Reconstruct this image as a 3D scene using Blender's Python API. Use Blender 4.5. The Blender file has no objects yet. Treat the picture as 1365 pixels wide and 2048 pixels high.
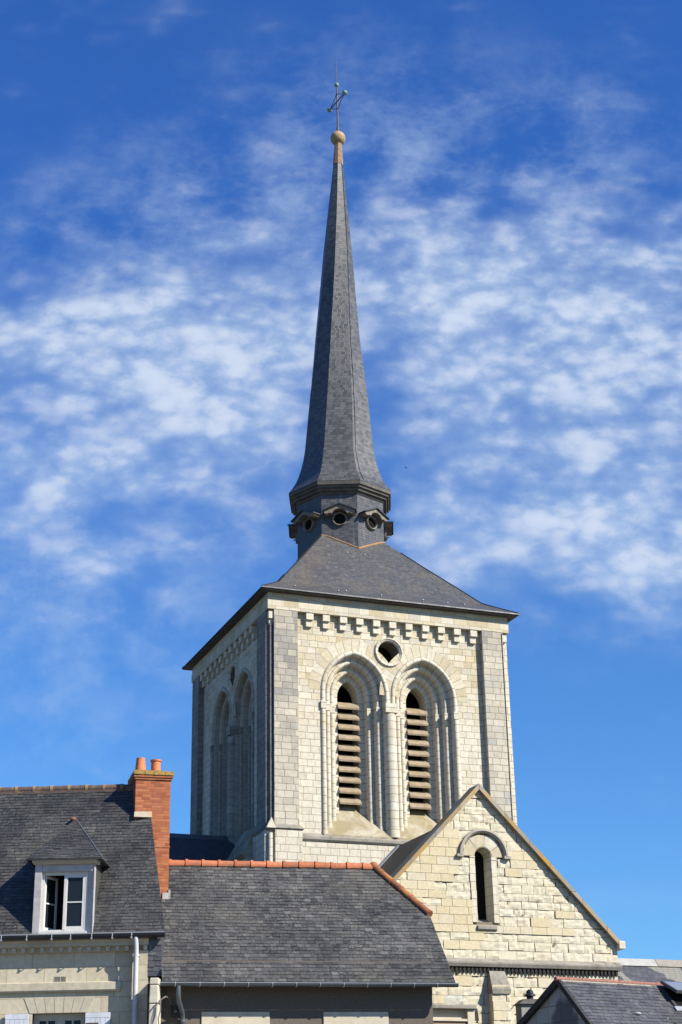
import bpy, bmesh, math, random
from mathutils import Vector, Matrix, noise as mnoise

# ------------------------------------------------------------------ camera, sky, sun
scene = bpy.context.scene
R = math.radians
cam_d = bpy.data.cameras.new("camera")
cam = bpy.data.objects.new("camera", cam_d)
scene.collection.objects.link(cam)
cam_d.sensor_fit = 'VERTICAL'
cam_d.sensor_height = 36.0
cam_d.sensor_width = 24.0
cam_d.lens = 3237.8 / 2048 * 36
cam_d.clip_start = 0.1
cam_d.clip_end = 4000
cam.location = (0, 0, 1.7)
PIT, ROL = R(22.391), R(-1.143)
Fw = Vector((0, math.cos(PIT), math.sin(PIT)))
Uw = Vector((0, -math.sin(PIT), math.cos(PIT)))
Rw = Vector((1, 0, 0))
R2 = Rw * math.cos(ROL) + Uw * math.sin(ROL)
U2 = -Rw * math.sin(ROL) + Uw * math.cos(ROL)
cam.rotation_euler = Matrix((R2, U2, -Fw)).transposed().to_euler()
scene.camera = cam

scene.view_settings.view_transform = 'Standard'
scene.view_settings.look = 'None'
scene.view_settings.exposure = 0.86
scene.view_settings.gamma = 1.0
scene.view_settings.use_curve_mapping = False
try:
    scene.cycles.use_denoising = True
    scene.cycles.max_bounces = 6
except Exception:
    pass

SUN_AZ, SUN_EL = R(61), R(36)          # azimuth from the viewing side (-Y) towards +X
sun_dir = Vector((math.sin(SUN_AZ) * math.cos(SUN_EL), -math.cos(SUN_AZ) * math.cos(SUN_EL), math.sin(SUN_EL)))
sl = bpy.data.lights.new("sun", 'SUN')
sl.energy = 5.0
sl.angle = R(0.5)
sl.color = (1.0, 0.94, 0.83)
so = bpy.data.objects.new("sun", sl)
so.rotation_euler = (-sun_dir).to_track_quat('-Z', 'Y').to_euler()
so.location = sun_dir * 100
scene.collection.objects.link(so)


# ---- node helpers
def nd(nt, typ, ins=None, **props):
    n = nt.nodes.new(typ)
    for k, v in props.items():
        setattr(n, k, v)
    for k, v in (ins or {}).items():
        s = n.inputs[k]
        if isinstance(v, bpy.types.NodeSocket):
            nt.links.new(v, s)
        else:
            s.default_value = v
    return n


def mth(nt, op, a, b=0.0, c=0.0, clamp=False):
    return nd(nt, 'ShaderNodeMath', {0: a, 1: b, 2: c}, operation=op, use_clamp=clamp).outputs[0]


def mixc(nt, fac, a, b, blend='MIX'):
    def col(x):
        return x if isinstance(x, bpy.types.NodeSocket) or len(x) == 4 else (*x, 1)
    return nd(nt, 'ShaderNodeMix', {0: fac, 6: col(a), 7: col(b)}, data_type='RGBA', blend_type=blend).outputs[2]


def ramp(nt, fac, stops, interp='LINEAR'):
    n = nd(nt, 'ShaderNodeValToRGB', {0: fac})
    cr = n.color_ramp
    cr.interpolation = interp
    while len(cr.elements) < len(stops):
        cr.elements.new(0.5)
    for e, (p, c) in zip(cr.elements, stops):
        e.position = p
        e.color = c if len(c) == 4 else (*c, 1)
    return n.outputs[0]


def sstep(nt, x, a, b, lo=0.0, hi=1.0):
    return nd(nt, 'ShaderNodeMapRange', {0: x, 1: a, 2: b, 3: lo, 4: hi}, interpolation_type='SMOOTHSTEP').outputs[0]


def noise(nt, vec, scale, detail=4, rough=0.55, dist=0.0):
    return nd(nt, 'ShaderNodeTexNoise', {'Vector': vec, 'Scale': scale, 'Detail': detail, 'Roughness': rough,
                                         'Distortion': dist}).outputs[0]


def g3(v):
    return (v, v, v, 1)


# ---- world: Nishita sky with a procedural altocumulus layer, by direction
def build_world():
    w = bpy.data.worlds.new("World")
    scene.world = w
    w.use_nodes = True
    nt = w.node_tree
    nt.nodes.clear()
    sky = nd(nt, 'ShaderNodeTexSky', sky_type='NISHITA', sun_disc=False)
    sky.sun_elevation = SUN_EL
    sky.sun_rotation = math.pi - SUN_AZ
    sky.altitude = 50
    sky.air_density = 1.0
    sky.dust_density = 0.2
    sky.ozone_density = 2.5
    tc = nd(nt, 'ShaderNodeTexCoord')
    sep = nd(nt, 'ShaderNodeSeparateXYZ', {0: tc.outputs['Generated']})
    X, Y, Z = sep.outputs
    tint = mixc(nt, sstep(nt, Z, 0.12, 0.62), (0.45, 0.84, 1.24, 1), (0.315, 0.735, 1.44, 1))
    blue = mixc(nt, 1.0, sky.outputs[0], tint, 'MULTIPLY')
    yy = mth(nt, 'MAXIMUM', mth(nt, 'ABSOLUTE', Y), 0.05)
    u = mth(nt, 'DIVIDE', X, yy)
    v = mth(nt, 'DIVIDE', Z, yy)

    def gau(u0, v0, su, sv, amp):
        a = mth(nt, 'DIVIDE', mth(nt, 'SUBTRACT', u, u0), su)
        b = mth(nt, 'DIVIDE', mth(nt, 'SUBTRACT', v, v0), sv)
        s = mth(nt, 'ADD', mth(nt, 'MULTIPLY', a, a), mth(nt, 'MULTIPLY', b, b))
        return mth(nt, 'MULTIPLY', mth(nt, 'POWER', 2.718, mth(nt, 'MULTIPLY', s, -1.0)), amp)
    base = None
    for g in CLOUD_GAUSS:
        t = gau(*g)
        base = t if base is None else mth(nt, 'ADD', base, t)
    cv = nd(nt, 'ShaderNodeCombineXYZ', {0: u, 1: v, 2: 0.0}).outputs[0]

    def mapped(loc, rot, sc):
        return nd(nt, 'ShaderNodeMapping', {0: cv, 1: loc, 2: (0, 0, R(rot)), 3: sc}).outputs[0]
    wv = nd(nt, 'ShaderNodeTexNoise', {'Vector': mapped((5.3, 0.7, 0), 0, (16, 20, 1)), 'Scale': 1.0, 'Detail': 3.0}).outputs[1]
    wc = nd(nt, 'ShaderNodeVectorMath', {0: wv, 1: (0.5, 0.5, 0.5)}, operation='SUBTRACT').outputs[0]

    def cells(loc, rot, sc, warp, smooth):
        p = nd(nt, 'ShaderNodeVectorMath', {0: wc, 1: (warp, warp, 0)}, operation='MULTIPLY').outputs[0]
        p = nd(nt, 'ShaderNodeVectorMath', {0: mapped(loc, rot, sc), 1: p}, operation='ADD').outputs[0]
        return nd(nt, 'ShaderNodeTexVoronoi', {'Vector': p, 'Scale': 1.0, 'Smoothness': smooth, 'Randomness': 1.0}, feature='SMOOTH_F1', voronoi_dimensions='2D').outputs[0]
    big = noise(nt, mapped((3.1, 1.7, 0), -10, (6, 11, 1)), 1.0, 2, 0.5, 0.3)
    puff = noise(nt, mapped((0.4, 5.2, 0), -8, (20, 34, 1)), 1.0, 2.0, 0.5, 0.3)
    cel = cells((0.2, 0.6, 0), -16, (24, 38, 1), 1.2, 0.8)
    cel2 = cells((4.2, 3.6, 0), -24, (58, 88, 1), 1.7, 0.55)
    fine = noise(nt, mapped((7.7, 2.2, 0), 12, (105, 150, 1)), 1.0, 5, 0.62, 0.3)
    wisp = noise(nt, mapped((1.1, 9.2, 0), 25, (15, 12, 1)), 1.0, 5, 0.55, 0.3)
    reg = mth(nt, 'ADD', base, mth(nt, 'MULTIPLY', mth(nt, 'SUBTRACT', big, 0.5), 0.9))
    reg = mth(nt, 'ADD', reg, mth(nt, 'MULTIPLY', mth(nt, 'SUBTRACT', puff, 0.5), 0.75))
    reg = sstep(nt, reg, 0.02, 1.15)
    d = mth(nt, 'MULTIPLY', mth(nt, 'SUBTRACT', 0.42, cel), 1.0)
    d = mth(nt, 'ADD', d, mth(nt, 'MULTIPLY', mth(nt, 'SUBTRACT', 0.40, cel2), 0.72))
    d = mth(nt, 'ADD', d, mth(nt, 'MULTIPLY', mth(nt, 'SUBTRACT', fine, 0.5), 0.95))
    d = mth(nt, 'ADD', d, mth(nt, 'MULTIPLY', mth(nt, 'SUBTRACT', puff, 0.5), 1.15))
    d = mth(nt, 'ADD', d, mth(nt, 'MULTIPLY', mth(nt, 'SUBTRACT', big, 0.5), 0.9))
    d = mth(nt, 'ADD', d, mth(nt, 'MULTIPLY', reg, 0.42))
    a1 = mth(nt, 'MULTIPLY', reg, sstep(nt, d, -0.5, 1.2, 0.30, 0.93))
    wb = None
    for g in WISP_GAUSS:
        t = gau(*g)
        wb = t if wb is None else mth(nt, 'ADD', wb, t)
    w1 = mth(nt, 'ADD', mth(nt, 'MULTIPLY', wisp, 0.65), mth(nt, 'MULTIPLY', puff, 0.35))
    w1 = mth(nt, 'ADD', w1, mth(nt, 'MULTIPLY', mth(nt, 'SUBTRACT', fine, 0.5), 0.2))
    a2 = mth(nt, 'MULTIPLY', sstep(nt, w1, 0.36, 0.76), mth(nt, 'MULTIPLY', wb, 0.62))
    a = mth(nt, 'SUBTRACT', 1.0, mth(nt, 'MULTIPLY', mth(nt, 'SUBTRACT', 1.0, a1), mth(nt, 'SUBTRACT', 1.0, a2)))
    up = sstep(nt, Z, 0.0, 0.06)
    a = mth(nt, 'MULTIPLY', a, up, clamp=True)
    cloud = mixc(nt, sstep(nt, d, 0.1, 0.9), (3.9, 5.1, 6.8, 1), (5.1, 5.85, 7.1, 1))
    col = mixc(nt, a, blue, cloud)
    bg = nd(nt, 'ShaderNodeBackground', {0: col, 1: 0.0715})
    out = nd(nt, 'ShaderNodeOutputWorld')
    nt.links.new(bg.outputs[0], out.inputs[0])


CLOUD_GAUSS = [  # u0, v0, su, sv, amplitude (direction: u = x/y, v = z/y)
    (0.182, 0.522, 0.118, 0.092, 0.95),
    (0.116, 0.588, 0.106, 0.05, 0.55),
    (0.182, 0.399, 0.086, 0.062, 0.85),
    (0.211, 0.352, 0.042, 0.039, 0.3),
    (0.07, 0.501, 0.052, 0.103, 0.5),
    (0.065, 0.398, 0.046, 0.051, 0.5),
    (-0.201, 0.543, 0.115, 0.052, 0.95),
    (-0.082, 0.528, 0.063, 0.056, 0.8),
    (-0.146, 0.45, 0.095, 0.045, 0.75),
    (-0.054, 0.466, 0.037, 0.061, 0.4),
    (-0.216, 0.44, 0.037, 0.026, 0.4),
    (-0.173, 0.378, 0.109, 0.047, 0.36),
    (-0.1, 0.342, 0.081, 0.042, 0.3),
    (-0.062, 0.616, 0.136, 0.042, 0.48),
    (0.236, 0.618, 0.046, 0.046, 0.4),
    (-0.019, 0.566, 0.042, 0.049, 0.35),
    (0.069, 0.647, 0.108, 0.03, 0.15),
]
WISP_GAUSS = [
    (0.085, 0.685, 0.153, 0.057, 0.5),
    (-0.08, 0.659, 0.138, 0.065, 0.5),
    (0.031, 0.744, 0.112, 0.069, 0.36),
    (0.197, 0.718, 0.074, 0.068, 0.25),
    (-0.169, 0.627, 0.093, 0.038, 0.35),
    (-0.159, 0.36, 0.098, 0.071, 0.75),
    (-0.2, 0.264, 0.051, 0.02, 0.5),
    (0.152, 0.154, 0.076, 0.009, 0.2),
    (0.118, 0.62, 0.15, 0.046, 0.45),
    (0.15, 0.329, 0.081, 0.028, 0.25),
    (-0.044, 0.458, 0.051, 0.077, 0.25),
]
build_world()

# ------------------------------------------------------------------ mesh helper
COL = scene.collection


class MB:
    def __init__(self):
        self.v, self.f, self.m, self.t, self.uv = [], [], [], [], {}

    def vert(self, p):
        self.v.append(Vector(p))
        return len(self.v) - 1

    def face(self, idx, mat=0, tint=0.5, uv=None):
        self.f.append(tuple(idx))
        self.m.append(mat)
        self.t.append(tint)
        if uv is not None:
            self.uv[len(self.f) - 1] = {i: q for i, q in zip(idx, uv)}

    def poly(self, pts, mat=0, tint=0.5, uv=None):
        self.face([self.vert(p) for p in pts], mat, tint, uv)

    def hexa(self, p, mat=0, tint=0.5):      # p: 4 bottom then 4 top, same order
        i = [self.vert(q) for q in p]
        for q in ((0, 1, 2, 3), (4, 5, 6, 7), (0, 1, 5, 4), (1, 2, 6, 5), (2, 3, 7, 6), (3, 0, 4, 7)):
            self.face([i[k] for k in q], mat, tint)

    def box(self, x0, x1, y0, y1, z0, z1, mat=0, tint=0.5):
        self.hexa([(x0, y0, z0), (x1, y0, z0), (x1, y1, z0), (x0, y1, z0),
                   (x0, y0, z1), (x1, y0, z1), (x1, y1, z1), (x0, y1, z1)], mat, tint)

    def prism(self, pts, vec, mat=0, tint=0.5):
        vec = Vector(vec)
        a = [self.vert(p) for p in pts]
        b = [self.vert(Vector(p) + vec) for p in pts]
        n = len(a)
        self.face(a, mat, tint)
        self.face(b, mat, tint)
        for k in range(n):
            self.face([a[k], a[(k + 1) % n], b[(k + 1) % n], b[k]], mat, tint)

    def cyl(self, p0, p1, r0, r1=None, n=10, caps=True, mat=0, tint=0.5, ph=0.0):
        p0, p1 = Vector(p0), Vector(p1)
        r1 = r0 if r1 is None else r1
        d = (p1 - p0).normalized()
        x = d.cross(Vector((0, 0, 1)))
        x = Vector((1, 0, 0)) if x.length < 1e-4 else x.normalized()
        y = d.cross(x)
        L = (p1 - p0).length
        A, B = [], []
        for k in range(n):
            t = 2 * math.pi * k / n + ph
            o = x * math.cos(t) + y * math.sin(t)
            A.append(self.vert(p0 + o * r0))
            B.append(self.vert(p1 + o * r1))
        per = 2 * math.pi * max(r0, r1)
        for k in range(n):
            q = (k + 1) % n
            self.face([A[k], A[q], B[q], B[k]], mat, tint,
                      [(per * k / n, 0), (per * (k + 1) / n, 0), (per * (k + 1) / n, L), (per * k / n, L)])
        if caps:
            self.face(A, mat, tint)
            self.face(B, mat, tint)

    def tube(self, pts, r, n=6, mat=0):
        pts = [Vector(p) for p in pts]
        rings = []
        for i, p in enumerate(pts):
            d = (pts[min(i + 1, len(pts) - 1)] - pts[max(i - 1, 0)]).normalized()
            x = d.cross(Vector((0.13, 0.2, 0.97)))
            x = x.normalized() if x.length > 1e-4 else Vector((1, 0, 0))
            y = d.cross(x)
            rr = r[i] if isinstance(r, (list, tuple)) else r
            rings.append([self.vert(p + (x * math.cos(2 * math.pi * k / n) + y * math.sin(2 * math.pi * k / n)) * rr)
                          for k in range(n)])
        for a, b in zip(rings, rings[1:]):
            for k in range(n):
                q = (k + 1) % n
                self.face([a[k], a[q], b[q], b[k]], mat)
        self.face(rings[0], mat)
        self.face(rings[-1], mat)

    def lathe(self, prof, c=(0, 0, 0), n=20, mat=0, axis=None):
        c = Vector(c)
        rings = []
        for r, z in prof:
            rings.append([self.vert(c + Vector((r * math.cos(2 * math.pi * k / n), r * math.sin(2 * math.pi * k / n), z)))
                          for k in range(n)])
        for a, b in zip(rings, rings[1:]):
            for k in range(n):
                q = (k + 1) % n
                self.face([a[k], a[q], b[q], b[k]], mat)
        self.face(rings[0], mat)
        self.face(rings[-1], mat)

    def sphere(self, c, r, n=16, mat=0, sz=1.0):
        self.lathe([(max(r * math.sin(math.pi * k / 10), 0.001), -r * sz * math.cos(math.pi * k / 10)) for k in range(11)], c, n, mat)

    def panel(self, outer, holes, fn, mat=0):
        """flat panel with holes: 2-D loops filled, mapped to 3-D by fn"""
        bm = bmesh.new()
        es = []
        for lp in [outer] + holes:
            vs = [bm.verts.new((x, y, 0)) for x, y in lp]
            for i in range(len(vs)):
                es.append(bm.edges.new((vs[i], vs[(i + 1) % len(vs)])))
        bmesh.ops.triangle_fill(bm, use_beauty=True, use_dissolve=False, edges=es)
        bm.verts.index_update()
        base = len(self.v)
        for vtx in bm.verts:
            self.vert(fn(vtx.co.x, vtx.co.y))
        for f in bm.faces:
            self.face([base + vtx.index for vtx in f.verts], mat)
        bm.free()

    def build(self, name, mats, parent=None, smooth=False, bevel=0.0, autosmooth=None):
        me = bpy.data.meshes.new(name)
        me.from_pydata([tuple(p) for p in self.v], [], self.f)
        bm = bmesh.new()
        bm.from_mesh(me)
        bmesh.ops.recalc_face_normals(bm, faces=bm.faces)
        bm.to_mesh(me)
        bm.free()
        if not isinstance(mats, (list, tuple)):
            mats = [mats]
        for m in mats:
            me.materials.append(m)
        me.uv_layers.new(name="UVMap")
        me.color_attributes.new("tint", 'FLOAT_COLOR', 'CORNER')
        uvl = me.uv_layers["UVMap"]
        col = me.color_attributes["tint"]
        for p in me.polygons:
            p.material_index = self.m[p.index]
            p.use_smooth = smooth
            cu = self.uv.get(p.index)
            n = p.normal
            if cu is None:
                if abs(n.z) > 0.97:
                    ud, vd = Vector((1, 0, 0)), Vector((0, 1, 0))
                else:
                    ud = Vector((-n.y, n.x, 0)).normalized()
                    if (abs(ud.x) > abs(ud.y) and ud.x < 0) or (abs(ud.y) >= abs(ud.x) and ud.y < 0):
                        ud = -ud
                    vd = n.cross(ud)
                    if vd.z < 0:
                        vd = -vd
            tt = self.t[p.index]
            for li in p.loop_indices:
                vi = me.loops[li].vertex_index
                co = me.vertices[vi].co
                uvl.data[li].uv = cu[vi] if cu is not None else (co.dot(ud), co.dot(vd))
                col.data[li].color = (tt, tt, tt, 1)
        if autosmooth is not None:
            for p in me.polygons:
                p.use_smooth = True
            try:
                me.set_sharp_from_angle(angle=R(autosmooth))
            except Exception:
                pass
        ob = bpy.data.objects.new(name, me)
        COL.objects.link(ob)
        if parent is not None:
            ob.parent = parent
        if bevel > 0:
            bv = ob.modifiers.new("bevel", 'BEVEL')
            bv.width = bevel
            bv.segments = 2
            bv.limit_method = 'ANGLE'
            bv.angle_limit = R(40)
        return ob


def empty(name, loc, yaw=0.0):
    o = bpy.data.objects.new(name, None)
    o.location = loc
    o.rotation_euler = (0, 0, R(yaw))
    o.empty_display_size = 0.5
    COL.objects.link(o)
    return o


def tag(o, label, cat, group=None):
    o['label'] = label
    o['category'] = cat
    if group:
        o['group'] = group
    return o


def copy_part(o, parent, dx):
    c = o.copy()
    c.parent = parent
    c.location = Vector(o.location) + Vector(dx)
    COL.objects.link(c)
    return c


# ------------------------------------------------------------------ materials
def new_mat(name):
    m = bpy.data.materials.new(name)
    m.use_nodes = True
    nt = m.node_tree
    nt.nodes.clear()
    out = nd(nt, 'ShaderNodeOutputMaterial')
    bs = nd(nt, 'ShaderNodeBsdfPrincipled')
    nt.links.new(bs.outputs[0], out.inputs[0])
    return m, nt, bs


def bump(nt, bs, height, dist=0.02, strength=0.7):
    b = nd(nt, 'ShaderNodeBump', {'Strength': strength, 'Distance': dist, 'Height': height})
    nt.links.new(b.outputs[0], bs.inputs['Normal'])


def coords(nt):
    uv = nd(nt, 'ShaderNodeUVMap', uv_map="UVMap").outputs[0]
    ob = nd(nt, 'ShaderNodeTexCoord').outputs['Object']
    return uv, ob


def brick(nt, uv, bw, bh, mortar, warp=0.45, smooth=0.15):
    s = nd(nt, 'ShaderNodeSeparateXYZ', {0: uv})
    row = mth(nt, 'FLOOR', mth(nt, 'DIVIDE', s.outputs[1], bh))
    wn = nd(nt, 'ShaderNodeTexWhiteNoise', {1: row}, noise_dimensions='1D').outputs[0]
    u1 = mth(nt, 'ADD', s.outputs[0], mth(nt, 'MULTIPLY', wn, bw))
    nv = nd(nt, 'ShaderNodeCombineXYZ', {0: mth(nt, 'DIVIDE', u1, bw * 1.6), 1: mth(nt, 'MULTIPLY', row, 3.37), 2: 0.0}).outputs[0]
    u2 = mth(nt, 'ADD', u1, mth(nt, 'MULTIPLY', mth(nt, 'SUBTRACT', noise(nt, nv, 1.0, 0), 0.5), bw * warp * 2))
    vec = nd(nt, 'ShaderNodeCombineXYZ', {0: u2, 1: s.outputs[1], 2: 0.0}).outputs[0]
    b = nd(nt, 'ShaderNodeTexBrick', {'Vector': vec, 'Color1': g3(0), 'Color2': g3(1), 'Mortar': g3(0.5), 'Scale': 1.0,
                                      'Mortar Size': mortar, 'Mortar Smooth': smooth, 'Bias': 0.0, 'Brick Width': bw, 'Row Height': bh})
    return b.outputs[0], b.outputs[1]


def stone(name, stops, mortar_c, bw=0.34, bh=0.215, mortar=0.009, stain=0.3, stain_c=(0.2, 0.19, 0.17), stain_scale=0.6,
          stain_lo=0.52, stain_hi=0.72, bstr=0.6, joints=True, speckle=0.15, rough=0.9, yellow=0.0, run=0.35, lower=None):
    m, nt, bs = new_mat(name)
    uv, ob = coords(nt)
    if joints:
        t, fac = brick(nt, uv, bw, bh, mortar)
    else:
        t, fac = noise(nt, ob, 1.3, 3), None
    c = ramp(nt, t, stops)
    if lower:
        zz = mth(nt, 'ADD', nd(nt, 'ShaderNodeSeparateXYZ', {0: ob}).outputs[2], mth(nt, 'MULTIPLY', mth(nt, 'SUBTRACT', noise(nt, ob, 0.6, 3), 0.5), 3.0))
        c = mixc(nt, sstep(nt, zz, lower[1], lower[2]), ramp(nt, t, lower[0]), c)
    n1 = noise(nt, ob, 9.0, 5, 0.65)
    c = mixc(nt, 1.0, c, ramp(nt, n1, [(0.25, g3(0.78)), (0.75, g3(1.1))]), 'MULTIPLY')
    if yellow > 0:
        yn = sstep(nt, noise(nt, ob, 1.7, 5, 0.6), 0.5, 0.68, 0, yellow)
        c = mixc(nt, yn, c, (0.62, 0.47, 0.22))
    sn = noise(nt, ob, stain_scale, 8, 0.68, 0.5)
    sf = sstep(nt, sn, stain_lo, stain_hi, 0, stain)
    c = mixc(nt, sf, c, stain_c)
    if run > 0:
        rv = nd(nt, 'ShaderNodeMapping', {0: ob, 3: (4.5, 4.5, 0.35)}).outputs[0]
        c = mixc(nt, sstep(nt, noise(nt, rv, 1.0, 6, 0.65), 0.52, 0.78, 0, run), c, (0.30, 0.28, 0.24))
    sp = sstep(nt, noise(nt, ob, 26.0, 3, 0.7), 0.58, 0.72, 0, speckle)
    c = mixc(nt, sp, c, stain_c)
    h = mth(nt, 'MULTIPLY', n1, 0.35)
    if fac is not None:
        c = mixc(nt, mth(nt, 'MULTIPLY', fac, 0.85), c, mortar_c)
        h = mth(nt, 'SUBTRACT', h, fac)
        h = mth(nt, 'ADD', h, mth(nt, 'MULTIPLY', t, 0.25))
    nt.links.new(c, bs.inputs['Base Color'])
    bs.inputs['Roughness'].default_value = rough
    bs.inputs['Specular IOR Level'].default_value = 0.2
    bump(nt, bs, h, 0.015, bstr)
    return m


def slate_geo(name, dark, light, lichen=(0.2, 0.19, 0.15), lich_amt=0.35, rough=0.5, warm=None, warm_amt=0.0, lscale=6.0):
    """material for slates that are real quads carrying a per-slate 'tint'"""
    m, nt, bs = new_mat(name)
    uv, ob = coords(nt)
    t = nd(nt, 'ShaderNodeAttribute', attribute_name="tint").outputs['Fac']
    c = ramp(nt, t, [(0.0, dark), (0.55, tuple((a + b) / 2 for a, b in zip(dark, light))), (1.0, light)])
    n1 = noise(nt, ob, 17.0, 6, 0.75)
    big = noise(nt, ob, 0.7, 4, 0.6)
    c = mixc(nt, 1.0, c, ramp(nt, big, [(0.3, g3(0.72)), (0.7, g3(1.3))]), 'MULTIPLY')
    f = mth(nt, 'MULTIPLY', sstep(nt, n1, 0.5, 0.66), sstep(nt, big, 0.35, 0.65, 0.25, 1.0))
    c = mixc(nt, mth(nt, 'MULTIPLY', f, lich_amt), c, lichen)
    if warm:
        c = mixc(nt, sstep(nt, noise(nt, ob, 0.9, 6, 0.65), 0.5, 0.72, 0, warm_amt), c, warm)
    c = mixc(nt, sstep(nt, noise(nt, ob, 14.0, 2), 0.72, 0.76, 0, 0.6), c, (0.33, 0.33, 0.31))
    nt.links.new(c, bs.inputs['Base Color'])
    nt.links.new(sstep(nt, n1, 0.3, 0.8, rough - 0.1, rough + 0.2), bs.inputs['Roughness'])
    bs.inputs['Specular IOR Level'].default_value = 0.4
    bump(nt, bs, n1, 0.004, 0.5)
    return m


def slate_tex(name, dark, light, bw=0.2, bh=0.1, lichen=(0.18, 0.17, 0.14), lich=0.3, rough=0.42, brown=0.0, spec=0.5, joint=(0.012, 0.012, 0.014), patch=None, streak=0.0, bst=0.55):
    m, nt, bs = new_mat(name)
    uv, ob = coords(nt)
    t, fac = brick(nt, uv, bw, bh, 0.006, 0.2)
    c = ramp(nt, t, [(0.0, dark), (1.0, light)])
    n1 = noise(nt, ob, 12.0, 5, 0.7)
    big = noise(nt, ob, 0.55, 6, 0.62, 0.4)
    c = mixc(nt, sstep(nt, n1, 0.45, 0.8, 0, lich), c, lichen)
    if brown > 0:
        c = mixc(nt, sstep(nt, big, 0.48, 0.68, 0, brown), c, (0.13, 0.105, 0.07))
    if patch:
        c = mixc(nt, sstep(nt, noise(nt, ob, 1.1, 2, 0.5), patch[0], patch[0] + 0.03), c, patch[1])
    if streak > 0:
        so_ = nd(nt, 'ShaderNodeMapping', {0: ob, 3: (7.0, 7.0, 0.9)}).outputs[0]
        c = mixc(nt, sstep(nt, noise(nt, so_, 1.0, 4), 0.56, 0.74, 0, streak), c, (0.3, 0.31, 0.31))
    c = mixc(nt, mth(nt, 'MULTIPLY', fac, 0.7), c, joint)
    nt.links.new(c, bs.inputs['Base Color'])
    nt.links.new(mth(nt, 'ADD', mth(nt, 'MULTIPLY', t, 0.15), rough), bs.inputs['Roughness'])
    bs.inputs['Specular IOR Level'].default_value = spec
    s = nd(nt, 'ShaderNodeSeparateXYZ', {0: uv})
    saw = mth(nt, 'FRACT', mth(nt, 'DIVIDE', s.outputs[1], bh))
    h = mth(nt, 'SUBTRACT', mth(nt, 'MULTIPLY', t, 0.5), mth(nt, 'ADD', mth(nt, 'MULTIPLY', saw, 0.8), fac))
    bump(nt, bs, h, 0.012, bst)
    return m


def plain(name, col, rough=0.6, var=0.15, scale=6.0, metal=0.0, spec=0.4, dirt=None, dirt_amt=0.0, bmp=0.2, dscale=3.0, rnd=0.0):
    m, nt, bs = new_mat(name)
    uv, ob = coords(nt)
    n1 = noise(nt, ob, scale, 5, 0.6)
    c = mixc(nt, 1.0, (*col, 1), ramp(nt, n1, [(0.25, g3(1 - var)), (0.75, g3(1 + var))]), 'MULTIPLY')
    if dirt:
        c = mixc(nt, sstep(nt, noise(nt, ob, dscale, 7, 0.68), 0.48, 0.68, 0, dirt_amt), c, dirt)
    if rnd > 0:
        oi = nd(nt, 'ShaderNodeObjectInfo').outputs['Random']
        c = mixc(nt, 1.0, c, ramp(nt, oi, [(0, g3(1 - rnd)), (1, g3(1 + rnd * .4))]), 'MULTIPLY')
    nt.links.new(c, bs.inputs['Base Color'])
    bs.inputs['Roughness'].default_value = rough
    bs.inputs['Metallic'].default_value = metal
    bs.inputs['Specular IOR Level'].default_value = spec
    bump(nt, bs, n1, 0.006, bmp)
    return m


CREAM = [(0.0, (0.50, 0.42, 0.27)), (0.25, (0.60, 0.54, 0.40)), (0.55, (0.67, 0.62, 0.49)), (0.8, (0.54, 0.50, 0.41)), (1.0, (0.64, 0.54, 0.34))]
PALE = [(0.0, (0.58, 0.53, 0.42)), (0.5, (0.68, 0.64, 0.53)), (1.0, (0.63, 0.58, 0.46))]
M_wall = stone("tuffeau_ashlar", CREAM, (0.25, 0.20, 0.14), stain=0.35, stain_c=(0.36, 0.34, 0.29), yellow=0.12,
               lower=([(0.0, (0.60, 0.55, 0.44)), (0.5, (0.68, 0.63, 0.51)), (0.9, (0.62, 0.57, 0.45)), (1.0, (0.55, 0.51, 0.42))], 14.6, 16.6))
M_low = stone("tuffeau_ashlar_clean", PALE, (0.28, 0.21, 0.14), bh=0.225, stain=0.2, stain_c=(0.42, 0.38, 0.31))
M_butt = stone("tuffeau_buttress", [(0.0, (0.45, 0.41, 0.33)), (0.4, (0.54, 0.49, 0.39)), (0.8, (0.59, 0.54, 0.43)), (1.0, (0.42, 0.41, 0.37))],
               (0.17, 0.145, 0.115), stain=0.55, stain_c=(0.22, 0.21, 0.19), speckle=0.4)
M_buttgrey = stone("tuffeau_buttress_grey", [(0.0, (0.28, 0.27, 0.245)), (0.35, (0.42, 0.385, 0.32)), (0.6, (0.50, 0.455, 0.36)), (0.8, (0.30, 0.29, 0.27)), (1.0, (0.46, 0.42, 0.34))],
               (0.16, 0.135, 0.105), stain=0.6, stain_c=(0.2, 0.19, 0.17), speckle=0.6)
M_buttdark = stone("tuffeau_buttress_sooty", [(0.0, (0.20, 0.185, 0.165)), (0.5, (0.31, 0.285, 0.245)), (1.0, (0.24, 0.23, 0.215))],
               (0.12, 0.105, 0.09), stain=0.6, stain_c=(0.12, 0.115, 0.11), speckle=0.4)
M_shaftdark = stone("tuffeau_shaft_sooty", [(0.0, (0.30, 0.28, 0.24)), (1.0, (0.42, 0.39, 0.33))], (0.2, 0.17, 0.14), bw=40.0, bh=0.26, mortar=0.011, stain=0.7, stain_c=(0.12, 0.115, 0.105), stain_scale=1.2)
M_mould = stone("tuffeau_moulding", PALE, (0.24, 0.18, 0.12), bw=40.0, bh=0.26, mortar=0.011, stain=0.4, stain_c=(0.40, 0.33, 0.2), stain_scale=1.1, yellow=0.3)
M_mouldleft = stone("tuffeau_moulding_grey", [(0.0, (0.42, 0.39, 0.32)), (1.0, (0.50, 0.47, 0.38))], (0.3, 0.26, 0.2), bw=40.0, bh=0.26, mortar=0.011, stain=0.5, stain_c=(0.25, 0.24, 0.21), stain_scale=1.1)
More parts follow.
